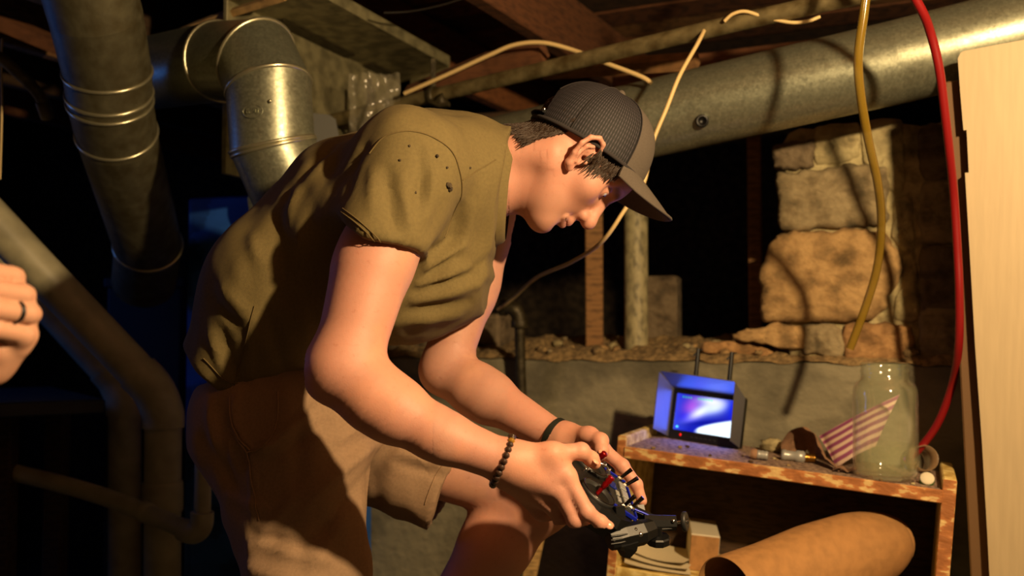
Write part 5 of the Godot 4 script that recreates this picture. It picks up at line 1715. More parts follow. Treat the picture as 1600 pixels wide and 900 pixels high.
func build_shorts(o: Node3D, base: Vector3) -> void:
	var m := cloth_mat("khaki_cloth", Color(0.585, 0.475, 0.37), 9.0)
	var f := Field.new()
	# far leg first, so that its cuff can be cut open
	var c1 := at(700, 764, 1.85)
	f.add(at(520, 660, 1.88), at(640, 722, 1.86), 0.105, 0.094, 0.03, Vector3(0, 0, 1), 1.05)
	f.add(at(630, 718, 1.86), at(730, 778, 1.84), 0.094, 0.083, 0.03)
	var cn := Vector3(0.90, -0.42, 0.12).normalized()
	f.plane(c1, cn, 0.003)
	f.cut(c1 - cn * 0.07, c1 + cn * 0.05, 0.062, 0.0665, 0.003)
	# near leg and seat
	f.add(at(452, 700, 1.67), at(478, 900, 1.62), 0.138, 0.098, 0.03, Vector3(0, 0, 1), 0.80)
	f.add(at(478, 900, 1.62), at(496, 1100, 1.62), 0.098, 0.088, 0.02)
	f.add(at(430, 640, 1.72), at(470, 630, 1.84), 0.128, 0.118, 0.04)
	f.add(at(400, 660, 1.70), at(420, 640, 1.86), 0.098, 0.098, 0.05)
	f.add(at(520, 640, 1.72), at(560, 655, 1.84), 0.075, 0.075, 0.05)
	f.plane(at(450, 570, 1.7), Vector3(-0.25, 1, 0), 0.004)
	f.plane(at(496, 1095, 1.62), Vector3(0.05, -1, 0), 0.003)
	f.cut(at(490, 1040, 1.62), at(498, 1130, 1.62), 0.080, 0.086, 0.003)
	var bump := fold_fn([
		[480, 760, 400, 850, 10, 7.5], [560, 700, 470, 800, 12, 7.5], [575, 760, 480, 850, 12, -7.5], [340, 640, 352, 740, 10, -7.5], [470, 650, 470, 780, 12, -6], [590, 650, 530, 690, 7, 7.5], [598, 668, 540, 712, 6, -7.5], [400, 880, 500, 900, 10, 9], [365, 625, 368, 670, 7, 7.5], [368, 670, 395, 712, 6, 7.5], [355, 660, 385, 720, 8, -7.5], [320, 620, 330, 690, 10, 6], [310, 690, 375, 775, 12, -7.5], [395, 715, 405, 810, 6, 6], [430, 690, 405, 705, 6, 7.5],
		[490, 640, 420, 700, 9, 7.5], [510, 660, 430, 720, 9, -6], [360, 775, 415, 790, 9, 9], [420, 845, 520, 870, 8, 6], [400, 830, 480, 845, 9, -6], [585, 690, 520, 750, 9, 6], [590, 720, 530, 790, 9, -6], [545, 800, 500, 880, 12, 6], [390, 800, 400, 890, 10, 4.5],
		[615, 710, 690, 735, 7, -7.5], [600, 730, 690, 755, 7, 7.5], [600, 745, 680, 772, 7, -6], [640, 600, 680, 640, 5, 7.5], [655, 596, 700, 640, 5, -6], [625, 600, 660, 640, 5, -6], [690, 640, 740, 680, 6, 6]], 1.58, 33, 0.0075, 11.0)
	var sk := NetMesh.new()
	var lo := Vector3(at(270, 0, 1.75).x, 0.62, -2.0); var hi := Vector3(at(740, 0, 1.85).x, at(0, 560, 1.7).y, -1.48)
	sk.mesh_field(f, lo, hi, 0.0065, null, bump)
	sk.mesh_field(f, Vector3(lo.x, 0.42, lo.z), Vector3(hi.x, 0.66, hi.z), 0.012, null, bump)
	var sh := put("shorts", shift(sk.done(), -base), m, o)
	var sm := cloth_mat("khaki_thread", Color(0.62, 0.50, 0.38), 9.0)
	put("side_seam", seam(f, [[360, 622], [362, 655], [372, 685], [388, 708], [395, 750], [404, 790], [407, 812]], 0.0013, bump, base, 0.0006), sm, sh)
	put("pocket_seam", seam(f, [[434, 612], [434, 650], [424, 685], [405, 702], [388, 706]], 0.0012, bump, base, 0.0006), sm, sh)
	put("pocket_seam", seam(f, [[364, 664], [376, 686], [392, 703]], 0.0015, bump, base, 0.0008), sm, sh)
	put("cuff_stitch", seam(f, [[690, 728], [678, 750], [668, 775], [664, 788]], 0.0011, bump, base, 0.0005), sm, sh)

func build_cap(o: Node3D, base: Vector3) -> void:
	var tilt := deg_to_rad(32.0)
	var fc := h_f * cos(tilt) + h_u * sin(tilt)
	var uc := h_u * cos(tilt) - h_f * sin(tilt)
	var c := hl(0.006, 0.030, 0)
	var front := cloth_mat("cap_front_cloth", Color(0.335, 0.30, 0.265), 14.0)
	var mesh := mat("cap_mesh", Color(1, 1, 1), 0.75)
	var img := Image.create(32, 32, true, Image.FORMAT_RGB8)
	for y in 32:
		for x in 32:
			var line := 0.5 + 0.5 * cos(TAU * x / 8.0)
			var holes := 0.5 + 0.5 * cos(TAU * (y + 2.0 * sin(TAU * x / 16.0)) / 8.0)
			var v := 0.022 + 0.34 * pow(line, 3.0) * (0.55 + 0.45 * holes)
			img.set_pixel(x, y, Color(v * 0.92, v * 0.84, v * 0.96))
	img.generate_mipmaps()
	mesh.albedo_texture = ImageTexture.create_from_image(img)
	mesh.uv1_scale = Vector3(6, 5, 1)
	var crown := func(phi: float, e: float, lift: float) -> Vector3:   # phi 0 is the front, e 0 the rim and 1 the top
		var th := e * PI / 2
		var cx := pow(cos(th), 0.80); var cy := pow(sin(th), 0.92)
		var fwd := 0.110 if cos(phi) > 0.0 else 0.108
		var pucker := 1.0 - 0.012 * pow(absf(cos(phi * 3.0)), 14.0) * cx
		var p := c + (fc * cos(phi) * fwd * cx + h_r * sin(phi) * 0.0845 * cx) * (pucker + lift * 8.0) + uc * (0.112 * cy + lift)
		p += uc * 0.010 * maxf(0.0, cos(phi)) * cy * (1.0 - cy) * 2.0 - base
		return p
	var cap := Node3D.new()
	cap.name = "trucker_cap"
	o.add_child(cap)
	var quarter := func(n: String, a0: float, a1: float, m: Material, low: Callable) -> void:
		var mb := MB.new()
		mb.sheet(22, 18, func(u: float, v: float) -> Vector3:
			var phi := lerpf(a0, a1, u)
			return crown.call(phi, lerpf(low.call(phi), 0.995, v), 0.0))
		put(n, mb.done(), m, cap)
	var rim := func(_p: float) -> float: return 0.0
	var back := func(p: float) -> float: return 0.34 * sqrt(maxf(0.0, 1.0 - pow((PI - absf(p)) / 0.42, 2.0))) if PI - absf(p) < 0.42 else 0.0
	quarter.call("front_panel", -1.02, 0.0, front, rim)
	quarter.call("front_panel", 0.0, 1.02, front, rim)
	for s: float in [-1.0, 1.0]:
		quarter.call("mesh_panel", 1.02 * s, 2.09 * s, mesh, rim)
		quarter.call("mesh_panel", 2.09 * s, PI * s, mesh, back)
	var tape := cloth_mat("cap_tape", Color(0.17, 0.15, 0.155), 14.0)
	for a in [1.02, 2.09, PI, -2.09, -1.02]:
		var pts := PackedVector3Array()
		for i in 15:
			pts.append(crown.call(a, lerpf(0.36 if a == PI else 0.0, 1.0, i / 14.0), 0.0004))
		put("seam_tape", MB.new().tube(pts, 0.0030, 0.0022, 6, true, PackedFloat32Array(), 0.4).done(), tape, cap)
	var edge := PackedVector3Array()
	for i in 61:
		edge.append(crown.call(-PI + TAU * i / 60.0, 0.0, 0.0))
	put("rim_tape", MB.new().tube(edge, 0.0036, 0.0036, 6, false).done(), tape, cap)
	var strap := PackedVector3Array()
	for i in 13:
		strap.append(crown.call(PI - 0.45 + 0.9 * i / 12.0, 0.05, 0.0))
	put("snap_strap", MB.new().tube(strap, 0.009, 0.009, 8, true, PackedFloat32Array(), 0.25).done(), mats["black_plastic"], cap)
	put("snap", MB.new().ball(crown.call(PI - 0.36, 0.06, 0.001), Vector3.ONE * 0.0035, Basis(), 8).done(), mats["chrome"], cap)
	put("button", MB.new().ball(crown.call(0.0, 1.0, 0.001), Vector3(0.008, 0.008, 0.008), Basis(), 12).done(), front, cap)
	var drop := deg_to_rad(17.0)
	var dirb := fc * cos(drop) - uc * sin(drop)
	var brim := MB.new()
	brim.sheet(28, 10, func(u: float, v: float) -> Vector3:
		var s := lerpf(-1.0, 1.0, u)
		var root: Vector3 = crown.call(s * 1.06, 0.015, 0.0)
		var side := h_r * s * 0.010 * v
		var l := 0.079 * pow(maxf(0.0, 1.0 - pow(absf(s), 3.0)), 0.55) * v
		return root + dirb * l + side - uc * (0.020 * s * s * v + 0.004 * v * v), 0.0035)
	put("brim", brim.done(), front, cap)
	var be := PackedVector3Array()
	for i in 29:
		var s := lerpf(-1.0, 1.0, i / 28.0)
		var root: Vector3 = crown.call(s * 1.06, 0.015, 0.0)
		be.append(root + dirb * (0.079 * pow(maxf(0.0, 1.0 - pow(absf(s), 3.0)), 0.55)) + h_r * s * 0.010 - uc * (0.020 * s * s + 0.004))
	put("brim_edge", MB.new().tube(be, 0.0026, 0.0026, 6).done(), front, cap)

func build_hair(o: Node3D, base: Vector3, b: Field) -> void:
	var m := mat("hair", Color(0.20, 0.135, 0.085), 0.55)
	var r := RandomNumberGenerator.new()
	r.seed = 3
	var hair := MB.new()
	var ids := b.all()
	var spots := []
	for i in 2400:   # nape and sides behind the ears
		var a := r.randf_range(-1.15, 1.15)
		var u := r.randf_range(-0.070, 0.035)
		if absf(a) > 1.0 and u < -0.035 + (absf(a) - 1.0) * 0.2:
			continue
		var out := -h_f * cos(a) + h_r * sin(a)
		spots.append([hl(-0.01, u, 0) + out * 0.2, -out, 0.024 if u > -0.055 else 0.014, (-h_u * 0.9 - h_f * 0.12 + h_r * signf(a) * 0.10).normalized(), 0.22])
	for i in 600:    # sideburns and temples
		var s := signf(r.randf() - 0.35)
		var f := r.randf_range(0.012, 0.062)
		var u := r.randf_range(0.010, 0.06) + (0.0 if f < 0.03 else (f - 0.03) * 0.7)
		spots.append([hl(f, u, 0.14 * s), -h_r * s, 0.020, (-h_u + h_f * 0.25).normalized(), 0.18])
	for e in spots:
		var p := b.hit(e[0], e[1], 0.0, 0.3)
		if p.distance_to(h_o) > 0.15:
			continue
		var nn := b.grad(p, ids)
		var dir: Vector3 = (e[3] + Vector3(r.randf_range(-0.16, 0.16), r.randf_range(-0.16, 0.16), r.randf_range(-0.16, 0.16))).normalized()
		dir = (dir - nn * dir.dot(nn)).normalized()
		var l: float = e[2] * r.randf_range(0.7, 1.25)
		var lift: float = e[4]
		var p0 := p - nn * 0.002 - base
		hair.tube(PackedVector3Array([p0, p0 + dir * l * 0.35 + nn * l * lift, p0 + dir * l * 0.75 + nn * l * lift * 1.2, p0 + dir * l + nn * l * lift * 0.9]), 0.0011, 0.0004, 4, false)
	put("hair", hair.done(), m, o)

func build_wristwear(o: Node3D, base: Vector3) -> void:
	# beaded bracelet on the near wrist
	var br := Node3D.new()
	br.name = "bead_bracelet"
	o.add_child(br)
	var c := at(785, 720, 1.398)
	var ax := (at(815, 737, 1.40) - at(757, 703, 1.40)).normalized()
	ax = (ax + Vector3(0.12, 0.10, 0)).normalized()
	var x := ax.cross(Vector3(0, 0, 1)).normalized()
	var y := ax.cross(x)
	var bead := mat("bead_brown", Color(0.20, 0.11, 0.06), 0.25)
	bead.clearcoat_enabled = true
	var pale := mat("bead_yellow", Color(0.55, 0.40, 0.12), 0.3)
	var r := 0.0345
	var mesh := MB.new().lathe(PackedVector2Array([Vector2(0.0012, -0.0042), Vector2(0.0042, -0.0036), Vector2(0.0056, 0), Vector2(0.0042, 0.0036), Vector2(0.0012, 0.0042)]), Transform3D(), 10).done()
	for i in 26:
		var a := TAU * i / 26.0
		var rad := x * cos(a) * r * 1.02 + y * sin(a) * r
		var tg := (-x * sin(a) * 1.02 + y * cos(a)).normalized()
		var bm := put("bead", mesh, pale if i in [2, 15] else bead, br)
		bm.transform = Transform3D(Basis(rad.normalized(), tg, rad.normalized().cross(tg)), c + rad - base)
	# watch on the far wrist
	var w := Node3D.new()
	w.name = "wristwatch"
	o.add_child(w)
	var wc := at(872, 684, 1.665)
	var wax := (at(880, 690, 1.66) - at(762, 620, 1.755)).normalized()
	var wx := wax.cross(Vector3.UP).normalized()
	var wy := wax.cross(wx)
	var ring := MB.new()
	ring.smooth(true)
	for i in 36:
		for k in 2:
			var a0 := TAU * i / 36.0; var a1 := TAU * (i + 1) / 36.0
			var q := []
			for e in [[a0, -1.0], [a1, -1.0], [a1, 1.0], [a0, 1.0]]:
				q.append(wc - base + (wx * cos(e[0]) + wy * sin(e[0])) * (0.0315 - 0.003 * k) + wax * e[1] * 0.011)
			ring.quad(q[0], q[1], q[2], q[3], ((q[0] + q[2]) * 0.5 - (wc - base)) * (1.0 if k == 0 else -1.0))
	put("strap", ring.done(), mat("strap_green", Color(0.09, 0.10, 0.07), 0.6), w)
	for i in 5:
		var a := -0.5 + 0.22 * i
		var dirv := (wx * cos(a + PI) + wy * sin(a + PI))
		put("strap_hole", MB.new().ball(wc - base + dirv * 0.0316, Vector3.ONE * 0.0016, Basis(), 8).done(), mats["black_plastic"], w)
	var d := (wy * 0.95 + wx * 0.2).normalized()
	put("case", MB.new().lathe(PackedVector2Array([Vector2(0, -0.004), Vector2(0.016, -0.004), Vector2(0.017, 0.002), Vector2(0.0155, 0.006), Vector2(0, 0.006)]), Transform3D(Basis(wax, d, wax.cross(d)), wc - base + d * 0.033), 24).done(), mats["dark_chrome"], w)

func build_shoes(o: Node3D, base: Vector3, a: Vector3, b: Vector3) -> void:
	var m := mat("shoe", Color(0.12, 0.11, 0.10), 0.7)
	for e in [[a, Vector3(1, 0, 0.05), 0.0], [b, Vector3(0.95, 0, -0.2), b.y - 0.075]]:
		var f := Field.new()
		var p: Vector3 = e[0]
		var d: Vector3 = e[1]
		var y0: float = e[2]
		var g0 := Vector3(p.x, y0 + 0.045, p.z)
		f.add(g0 - d * 0.04, g0 + d * 0.09, 0.044, 0.046, 0.02)
		f.add(g0 + d * 0.09, g0 + d * 0.17 - Vector3(0, 0.008, 0), 0.046, 0.036, 0.02)
		f.add(p + Vector3(0, 0.03, 0), g0, 0.045, 0.042, 0.03)
		f.plane(Vector3(p.x, y0, p.z), Vector3.DOWN, 0.004)
		f.plane(p + Vector3(0, 0.06, 0), Vector3.UP, 0.004)
		var sk := NetMesh.new()
		sk.mesh_field(f, g0 - Vector3(0.12, 0.06, 0.12), g0 + Vector3(0.25, 0.14, 0.12), 0.009)
		put("shoe", shift(sk.done(), -base), m, o)
	# the block the far foot stands on, below the picture
	var top := b.y - 0.075
	struct(put("trim_step", MB.new().box(Vector3(b.x + 0.06, top / 2, b.z), Vector3(0.4, top, 0.26), 0.01).done(), mats["concrete"]))

# ---------------------------------------------------------------- the radio controller in his hands
func build_controller() -> void:
	var o := thing("radio_controller", "black handheld radio controller with red sticks and a clamp arm in the man's hands", "controller")
	var c := at(936, 757, 1.495)
	var fwd := Vector3(0.80, -0.55, -0.22).normalized()
	var far := (at(955, 735, 1.58) - at(915, 770, 1.42)).normalized()
	far = (far - fwd * far.dot(fwd)).normalized()
	var n := far.cross(fwd).normalized()
	if n.y < 0.0:
		n = -n
	o.transform = Transform3D(Basis(far, n, far.cross(n)), c)   # x to his left hand, y up out of the face
	var zf := signf(fwd.dot(far.cross(n)))                     # +1 when local z runs forward
	var bk: Material = mats["black_plastic"]
	var gr: Material = mats["dark_grey_plastic"]
	var L := func(x: float, y: float, f: float) -> Vector3: return Vector3(x, y, f * zf)
	# case: an outline with rounded shoulders and grips
	var out := PackedVector2Array()
	for q in [[-0.030, -0.060], [0.030, -0.060], [0.066, -0.070], [0.084, -0.052], [0.088, -0.010], [0.086, 0.028], [0.070, 0.052], [0.038, 0.060], [-0.038, 0.060], [-0.070, 0.052], [-0.086, 0.028], [-0.088, -0.010], [-0.084, -0.052], [-0.066, -0.070]]:
		out.append(Vector2(q[0], q[1] * zf))
	var xf := Transform3D(Basis(Vector3(1, 0, 0), Vector3(0, 0, 1), Vector3(0, 1, 0)), Vector3(0, 0.0, 0))
	var layer := func(s0: float, y0: float, s1: float, y1: float) -> Mesh:   # a tapering slab
		var mb := MB.new()
		mb.smooth(false)
		var cnt := out.size()
		for i in cnt:
			var p := out[i]; var q := out[(i + 1) % cnt]
			mb.quad(Vector3(p.x * s0, y0, p.y * s0), Vector3(q.x * s0, y0, q.y * s0), Vector3(q.x * s1, y1, q.y * s1), Vector3(p.x * s1, y1, p.y * s1), Vector3(p.x + q.x, 0, p.y + q.y))
			mb.tri(Vector3(0, y0, 0), Vector3(p.x * s0, y0, p.y * s0), Vector3(q.x * s0, y0, q.y * s0), Vector3(0, y0 - y1, 0))
			mb.tri(Vector3(0, y1, 0), Vector3(p.x * s1, y1, p.y * s1), Vector3(q.x * s1, y1, q.y * s1), Vector3(0, y1 - y0, 0))
		return mb.done()
	put("case", layer.call(0.86, -0.038, 1.0, -0.012), bk, o)
	put("face_plate", layer.call(1.0, -0.012, 0.93, 0.002), bk, o)
	# gimbals and red sticks
	for s: float in [-1.0, 1.0]:
		var gc: Vector3 = L.call(0.045 * s, 0.002, -0.012)
		var gm := put("gimbal", MB.new().lathe(PackedVector2Array([Vector2(0.030, 0.0), Vector2(0.030, 0.004), Vector2(0.026, 0.005), Vector2(0.024, 0.001), Vector2(0.016, -0.003), Vector2(0, -0.001)]), Transform3D(Basis(), gc), 28).done(), gr, o)
		put("gimbal_ring", MB.new().torus(gc + Vector3(0, 0.0045, 0), Vector3.UP, 0.0275, 0.0012, 32, 6).done(), mats["dark_chrome"], gm)
		var tilt := Vector3(0.18 * -s, 1, 0.12).normalized()
		var stick := put("stick", MB.new().tube(PackedVector3Array([gc, gc + tilt * 0.010, gc + tilt * 0.028]), 0.0030, 0.0034, 12).done(), mats["red_metal"], o)
		put("stick_grip", MB.new().lathe(PackedVector2Array([Vector2(0, 0.012), Vector2(0.0044, 0.012), Vector2(0.0040, 0.016), Vector2(0.0050, 0.018), Vector2(0.0042, 0.022), Vector2(0.0054, 0.025), Vector2(0.0046, 0.028), Vector2(0.0056, 0.031), Vector2(0.004, 0.033), Vector2(0, 0.033)]), Transform3D(Basis(Vector3.UP.cross(tilt).normalized().cross(tilt) * -1.0, tilt, Vector3.UP.cross(tilt).normalized()), gc), 14).done(), mats["red_metal"], stick)
	# centre plate with screen, silver switches, monitor light painted as blue edge lines
	put("centre_plate", MB.new().box(L.call(0, 0.004, 0.034), Vector3(0.110, 0.005, 0.040), 0.002).done(), gr, o)
	for s: float in [-1.0, 1.0]:
		put("blue_lit_edge", MB.new().box(L.call(0.0575 * s, 0.006, 0.034), Vector3(0.0035, 0.006, 0.042), 0.001).done(), mats["blue_light_paint"], o)
	put("blue_lit_edge", MB.new().box(L.call(0, 0.006, 0.0555), Vector3(0.105, 0.006, 0.003), 0.001).done(), mats["blue_light_paint"], o)
	var lcd := mat("lcd", Color(0.08, 0.14, 0.45), 0.2)
	put("display", MB.new().box(L.call(0.012, 0.0075, 0.022), Vector3(0.022, 0.002, 0.013), 0.0005).done(), lcd, o)
	for i in 3:
		put("silver_key", MB.new().box(L.call(-0.026 + 0.026 * i, 0.0085, 0.042), Vector3(0.021, 0.004, 0.012), 0.001).done(), mats["silver"], o)
	for i in 2:
		put("trim_tab", MB.new().box(L.call(-0.030 + 0.020 * i, 0.008, 0.027), Vector3(0.013, 0.003, 0.007), 0.001).done(), mats["silver"], o)
	for q in [[-0.048, 0.030, -0.10, 0.10], [-0.036, 0.046, 0.10, 0.22], [0.036, 0.048, -0.12, 0.30], [0.050, 0.040, 0.22, 0.35]]:
		var b: Vector3 = L.call(q[0], 0.007, q[1])
		var d := Vector3(q[2], 1, q[3] * zf).normalized()
		var sw := put("switch", MB.new().tube(PackedVector3Array([b, b + d * 0.012, b + d * 0.026]), 0.0022, 0.0034, 10).done(), mats["dark_chrome"], o)
		put("switch_nut", MB.new().lathe(PackedVector2Array([Vector2(0, 0), Vector2(0.0052, 0), Vector2(0.0052, 0.004), Vector2(0.003, 0.006), Vector2(0, 0.006)]), Transform3D(Basis(), b), 6, false).done(), mats["chrome"], sw)
	# neck-strap hook: a row of silver turns
	var hk := PackedVector3Array()
	for i in 15:
		var a := PI * i / 14.0
		hk.append(L.call(0.0, 0.004 + 0.026 * sin(a), -0.012 + 0.020 * cos(a)))
	var hook := put("strap_hook", MB.new().tube(hk, 0.0016, 0.0016, 8).done(), mats["chrome"], o)
	for i in range(1, 14, 2):
		put("coil", MB.new().torus(hk[i], (hk[i + 1] - hk[i - 1]), 0.0030, 0.0011, 14, 6).done(), mats["chrome"], hook)
	# mount under the front and the clamp arm that reaches forward (built in the room's axes, then handed to the case)
	var inv := o.transform.affine_inverse()
	var P := func(px: float, py: float, d: float) -> Vector3: return inv * at(px, py, d)
	put("bracket", MB.new().tube(PackedVector3Array([P.call(965, 790, 1.44), P.call(966, 810, 1.44), P.call(968, 835, 1.44)]), 0.0105, 0.012, 4).done(), bk, o)
	put("bracket", MB.new().tube(PackedVector3Array([P.call(1000, 790, 1.50), P.call(1004, 812, 1.49), P.call(1002, 835, 1.47)]), 0.007, 0.008, 4).done(), bk, o)
	put("upper_arm", MB.new().tube(PackedVector3Array([P.call(980, 795, 1.48), P.call(1000, 803, 1.48), P.call(1022, 812, 1.48)]), 0.009, 0.007, 6).done(), bk, o)
	put("blue_lit_edge", MB.new().tube(PackedVector3Array([P.call(992, 796, 1.468), P.call(1004, 801, 1.468), P.call(1016, 807, 1.468)]), 0.0018, 0.0018, 6).done(), mats["blue_light_paint"], o)
	var arm := put("clamp_arm", MB.new().tube(PackedVector3Array([P.call(1006, 816, 1.47), P.call(1030, 817, 1.47), P.call(1056, 817, 1.47)]), 0.0125, 0.0115, 8).done(), bk, o)
	put("arm_bolt", MB.new().ball(P.call(1052, 814, 1.459), Vector3.ONE * 0.0032, Basis(), 10).done(), mats["chrome"], arm)
	put("groove", MB.new().tube(PackedVector3Array([P.call(1012, 826, 1.461), P.call(1032, 827, 1.461), P.call(1050, 826, 1.462)]), 0.0014, 0.0014, 6).done(), gr, arm)
	var dx: Vector3 = (inv.basis * Vector3(0.93, 0.1, 0.36)).normalized()
	var dk := dx.cross(Vector3.UP).normalized()
	var kb := Basis(dk, dx, dk.cross(dx))
	var disc := put("knob_disc", MB.new().lathe(PackedVector2Array([Vector2(0, -0.0035), Vector2(0.0130, -0.0035), Vector2(0.0145, -0.002), Vector2(0.0145, 0.002), Vector2(0.013, 0.0035), Vector2(0.005, 0.0035), Vector2(0.0045, 0.002), Vector2(0, 0.002)]), Transform3D(kb, P.call(1070, 815, 1.465)), 28).done(), gr, o)
	put("knob_screw", MB.new().tube(PackedVector3Array([P.call(1058, 816, 1.466), P.call(1066, 815.5, 1.465), P.call(1076, 815, 1.463)]), 0.0026, 0.0026, 10).done(), mats["chrome"], disc)
	var cl := put("clamp_body", MB.new().tube(PackedVector3Array([P.call(952, 845, 1.43), P.call(975, 838, 1.44), P.call(1002, 832, 1.45), P.call(1018, 826, 1.46)]), 0.0185, 0.0165, 8, true, PackedFloat32Array([0.014, 0.0185, 0.0185, 0.015])).done(), bk, o)
	put("clamp_bolt", MB.new().ball(P.call(1000, 835, 1.432), Vector3.ONE * 0.0042, Basis(), 10).done(), mats["chrome"], cl)
	put("clamp_bolt", MB.new().ball(P.call(993, 826, 1.436), Vector3(0.006, 0.003, 0.004), Basis(), 10).done(), mats["dark_chrome"], cl)
	for i in 3:
		put("rib", MB.new().tube(PackedVector3Array([P.call(955, 838 + 6 * i, 1.418), P.call(970, 836 + 6 * i, 1.420), P.call(985, 834 + 5 * i, 1.428)]), 0.0013, 0.0013, 6).done(), gr, cl)
	var jaw := PackedVector2Array()
	var jb: Vector3 = P.call(975, 850, 1.44)
	put("clamp_jaw", MB.new().tube(PackedVector3Array([P.call(978, 848, 1.44), P.call(980, 858, 1.44), P.call(977, 870, 1.44)]), 0.018, 0.007, 5, true, PackedFloat32Array([0.021, 0.0155, 0.0075])).done(), bk, o)
	put("wing_knob", MB.new().lathe(PackedVector2Array([Vector2(0, -0.006), Vector2(0.0165, -0.006), Vector2(0.0185, -0.004), Vector2(0.0185, 0.004), Vector2(0.0165, 0.006), Vector2(0.006, 0.007), Vector2(0.006, 0.02), Vector2(0, 0.02)]), Transform3D(Basis(inv.basis * Vector3(1, 0, 0), inv.basis * Vector3(0, 1, 0.25).normalized(), inv.basis * Vector3(0, -0.25, 1).normalized()), P.call(1028, 843, 1.465)), 10, false).done(), bk, o)

# ---------------------------------------------------------------- the second person, of whom only a hand is in the picture
func build_helper_person() -> void:
	var feet := Vector3(-0.92, 0.0, -1.05)
	var o := thing("person", "second person at the left edge, only a closed hand with a dark ring in view", "person", feet)
	var b := Field.new()
	var k := [at(16, 432, 0.985), at(33, 460, 0.982), at(42, 490, 0.985), at(36, 522, 0.99)]
	var mid := [at(-20, 424, 0.955), at(-16, 452, 0.945), at(-12, 482, 0.945), at(-10, 513, 0.955)]
	var tip := [at(-50, 440, 0.975), at(-50, 462, 0.97), at(-46, 490, 0.97), at(-42, 517, 0.98)]
	var wr := at(-58, 590, 1.02)
	for i in 4:
		b.add(k[i] + Vector3(-0.002, 0, -0.012), wr.lerp(k[i], 0.30 + 0.05 * i), 0.0105, 0.019, 0.008)
		b.ball(k[i], 0.0108, 0.003)
		b.add(k[i], mid[i], 0.0102, 0.0098, 0.0022)
		b.add(mid[i], tip[i], 0.0098, 0.0088, 0.0022)
	b.add(at(20, 535, 1.0), at(-20, 560, 1.0), 0.016, 0.022, 0.014)
	b.add(at(-10, 545, 0.985), at(-50, 520, 0.965), 0.014, 0.0105, 0.008)
	b.add(wr, at(-20, 560, 1.01), 0.026, 0.024, 0.02)
	var el := Vector3(-0.80, 0.98, -1.02)
	b.add(wr, el, 0.027, 0.042, 0.02)
	var sh := Vector3(-0.86, 1.34, -0.92)
	b.add(el, sh, 0.042, 0.055, 0.02)
	var s2 := Vector3(-0.88, 1.34, -1.26); var e2 := Vector3(-0.90, 1.06, -1.32); var w2 := Vector3(-0.78, 0.88, -1.30)
	b.add(s2, e2, 0.055, 0.042, 0.02)
	b.add(e2, w2, 0.042, 0.028, 0.02)
	b.add(w2, w2 + Vector3(0.06, -0.07, 0.0), 0.026, 0.022, 0.02)
	for i in 4:
		var r := w2 + Vector3(0.055, -0.07, -0.024 + 0.016 * i)
		finger(b, [r, r + Vector3(0.025, -0.035, 0), r + Vector3(0.025, -0.062, 0), r + Vector3(0.012, -0.078, 0)], 0.0095, 0.0075)
	finger(b, [w2 + Vector3(0.03, -0.03, 0.02), w2 + Vector3(0.055, -0.05, 0.035), w2 + Vector3(0.065, -0.075, 0.032)], 0.012, 0.009)
	b.add(Vector3(-0.90, 0.95, -1.09), Vector3(-0.88, 1.30, -1.09), 0.10, 0.10, 0.03, Vector3(0, 0, 1), 1.5)
	b.add(Vector3(-0.875, 1.36, -1.09), Vector3(-0.85, 1.50, -1.09), 0.055, 0.052, 0.03)
	b.ball(Vector3(-0.84, 1.60, -1.09), 0.095, 0.02, Vector3.UP, 1.15, Vector3(0, 0, 1), 0.8)
	b.add(Vector3(-0.80, 1.56, -1.09), Vector3(-0.77, 1.51, -1.09), 0.055, 0.03, 0.03)
	b.add(Vector3(-0.75, 1.61, -1.09), Vector3(-0.725, 1.575, -1.09), 0.008, 0.012, 0.012)
	for s: float in [-1.0, 1.0]:
		b.ball(Vector3(-0.85, 1.59, -1.09 + 0.078 * s), 0.028, 0.006, Vector3(0, 0, 1), 0.3)
		b.add(Vector3(-0.90, 0.90, -1.09 + 0.09 * s), Vector3(-0.89, 0.48, -1.09 + 0.10 * s), 0.085, 0.055, 0.03)
		b.add(Vector3(-0.89, 0.48, -1.09 + 0.10 * s), Vector3(-0.92, 0.07, -1.09 + 0.11 * s), 0.055, 0.036, 0.03)
	var tint := func(_p: Vector3) -> Color: return Color(0.56, 0.30, 0.20)
	var sk := NetMesh.new()
	sk.mesh_field(b, at(-62, 602, 1.0) + Vector3(0, 0, -0.05), at(80, 398, 1.0) + Vector3(0, 0, 0.09), 0.0026, tint)
	sk.mesh_field(b, Vector3(-1.08, 0.03, -1.42), Vector3(wr.x + 0.012, 1.74, -0.82), 0.014, tint)
	put("body", shift(sk.done(), -feet), skin_mat(), o)
	var ax: Vector3 = (mid[2] - k[2]).normalized()
	put("ring", MB.new().torus(k[2].lerp(mid[2], 0.34) - feet, ax, 0.0106, 0.0014, 32, 8, 1.9).done(), mats["black_plastic"], o)
	# clothes, hair and shoes, out of the picture
	var f := Field.new()
	f.add(Vector3(-0.90, 0.90, -1.09), Vector3(-0.88, 1.30, -1.09), 0.122, 0.118, 0.03, Vector3(0, 0, 1), 1.5)
	f.add(sh, sh.lerp(el, 0.55), 0.072, 0.068, 0.03)
	f.add(s2, s2.lerp(e2, 0.55), 0.072, 0.068, 0.03)
	f.plane(Vector3(-0.87, 1.42, -1.09), Vector3(0.1, 1, 0), 0.004)
	f.plane(Vector3(-0.90, 0.86, -1.09), Vector3(0, -1, 0), 0.004)
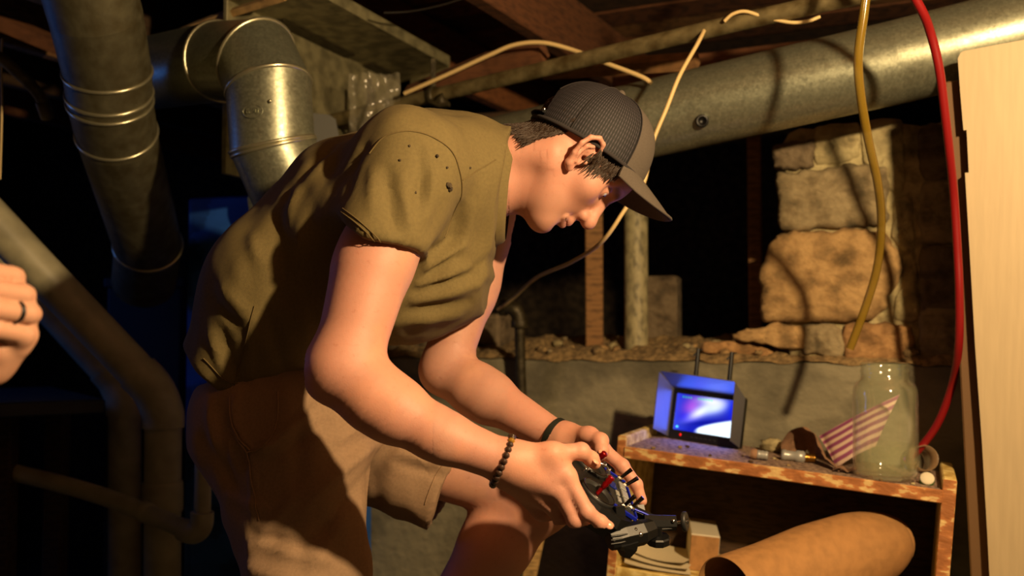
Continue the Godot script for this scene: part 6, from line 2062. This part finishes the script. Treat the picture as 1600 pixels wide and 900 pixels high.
	var s3 := NetMesh.new()
	s3.mesh_field(f, Vector3(-1.10, 0.82, -1.42), Vector3(-0.65, 1.46, -0.78), 0.013)
	put("t_shirt", shift(s3.done(), -feet), cloth_mat("dark_cloth", Color(0.12, 0.12, 0.14), 9.0), o)
	var t := Field.new()
	for s: float in [-1.0, 1.0]:
		t.add(Vector3(-0.90, 0.88, -1.09 + 0.085 * s), Vector3(-0.89, 0.48, -1.09 + 0.10 * s), 0.105, 0.075, 0.02)
		t.add(Vector3(-0.89, 0.48, -1.09 + 0.10 * s), Vector3(-0.92, 0.08, -1.09 + 0.11 * s), 0.075, 0.062, 0.02)
	t.plane(Vector3(-0.9, 0.93, -1.09), Vector3.UP, 0.004)
	t.plane(Vector3(-0.9, 0.06, -1.09), Vector3.DOWN, 0.004)
	var s4 := NetMesh.new()
	s4.mesh_field(t, Vector3(-1.06, 0.02, -1.34), Vector3(-0.72, 0.98, -0.84), 0.013)
	put("trousers", shift(s4.done(), -feet), cloth_mat("denim", Color(0.14, 0.17, 0.24), 9.0), o)
	for s: float in [-1.0, 1.0]:
		var h := Field.new()
		var p := Vector3(-0.92, 0.045, -1.09 + 0.11 * s)
		h.add(p, p + Vector3(0.16, -0.008, 0), 0.045, 0.040, 0.02)
		h.plane(Vector3(0, 0.002, 0), Vector3.DOWN, 0.003)
		var s5 := NetMesh.new()
		s5.mesh_field(h, p - Vector3(0.07, 0.06, 0.07), p + Vector3(0.24, 0.07, 0.07), 0.01)
		put("shoe", shift(s5.done(), -feet), mats["shoe"], o)
	var hr := Field.new()
	hr.ball(Vector3(-0.852, 1.625, -1.09), 0.098, 0.02, Vector3.UP, 1.08, Vector3(0, 0, 1), 0.84)
	hr.plane(Vector3(-0.81, 1.60, -1.09), Vector3(0.75, -0.65, 0), 0.01)
	var s6 := NetMesh.new()
	s6.mesh_field(hr, Vector3(-0.97, 1.50, -1.20), Vector3(-0.72, 1.75, -0.98), 0.009)
	put("hair", shift(s6.done(), -feet), mats["hair"], o)
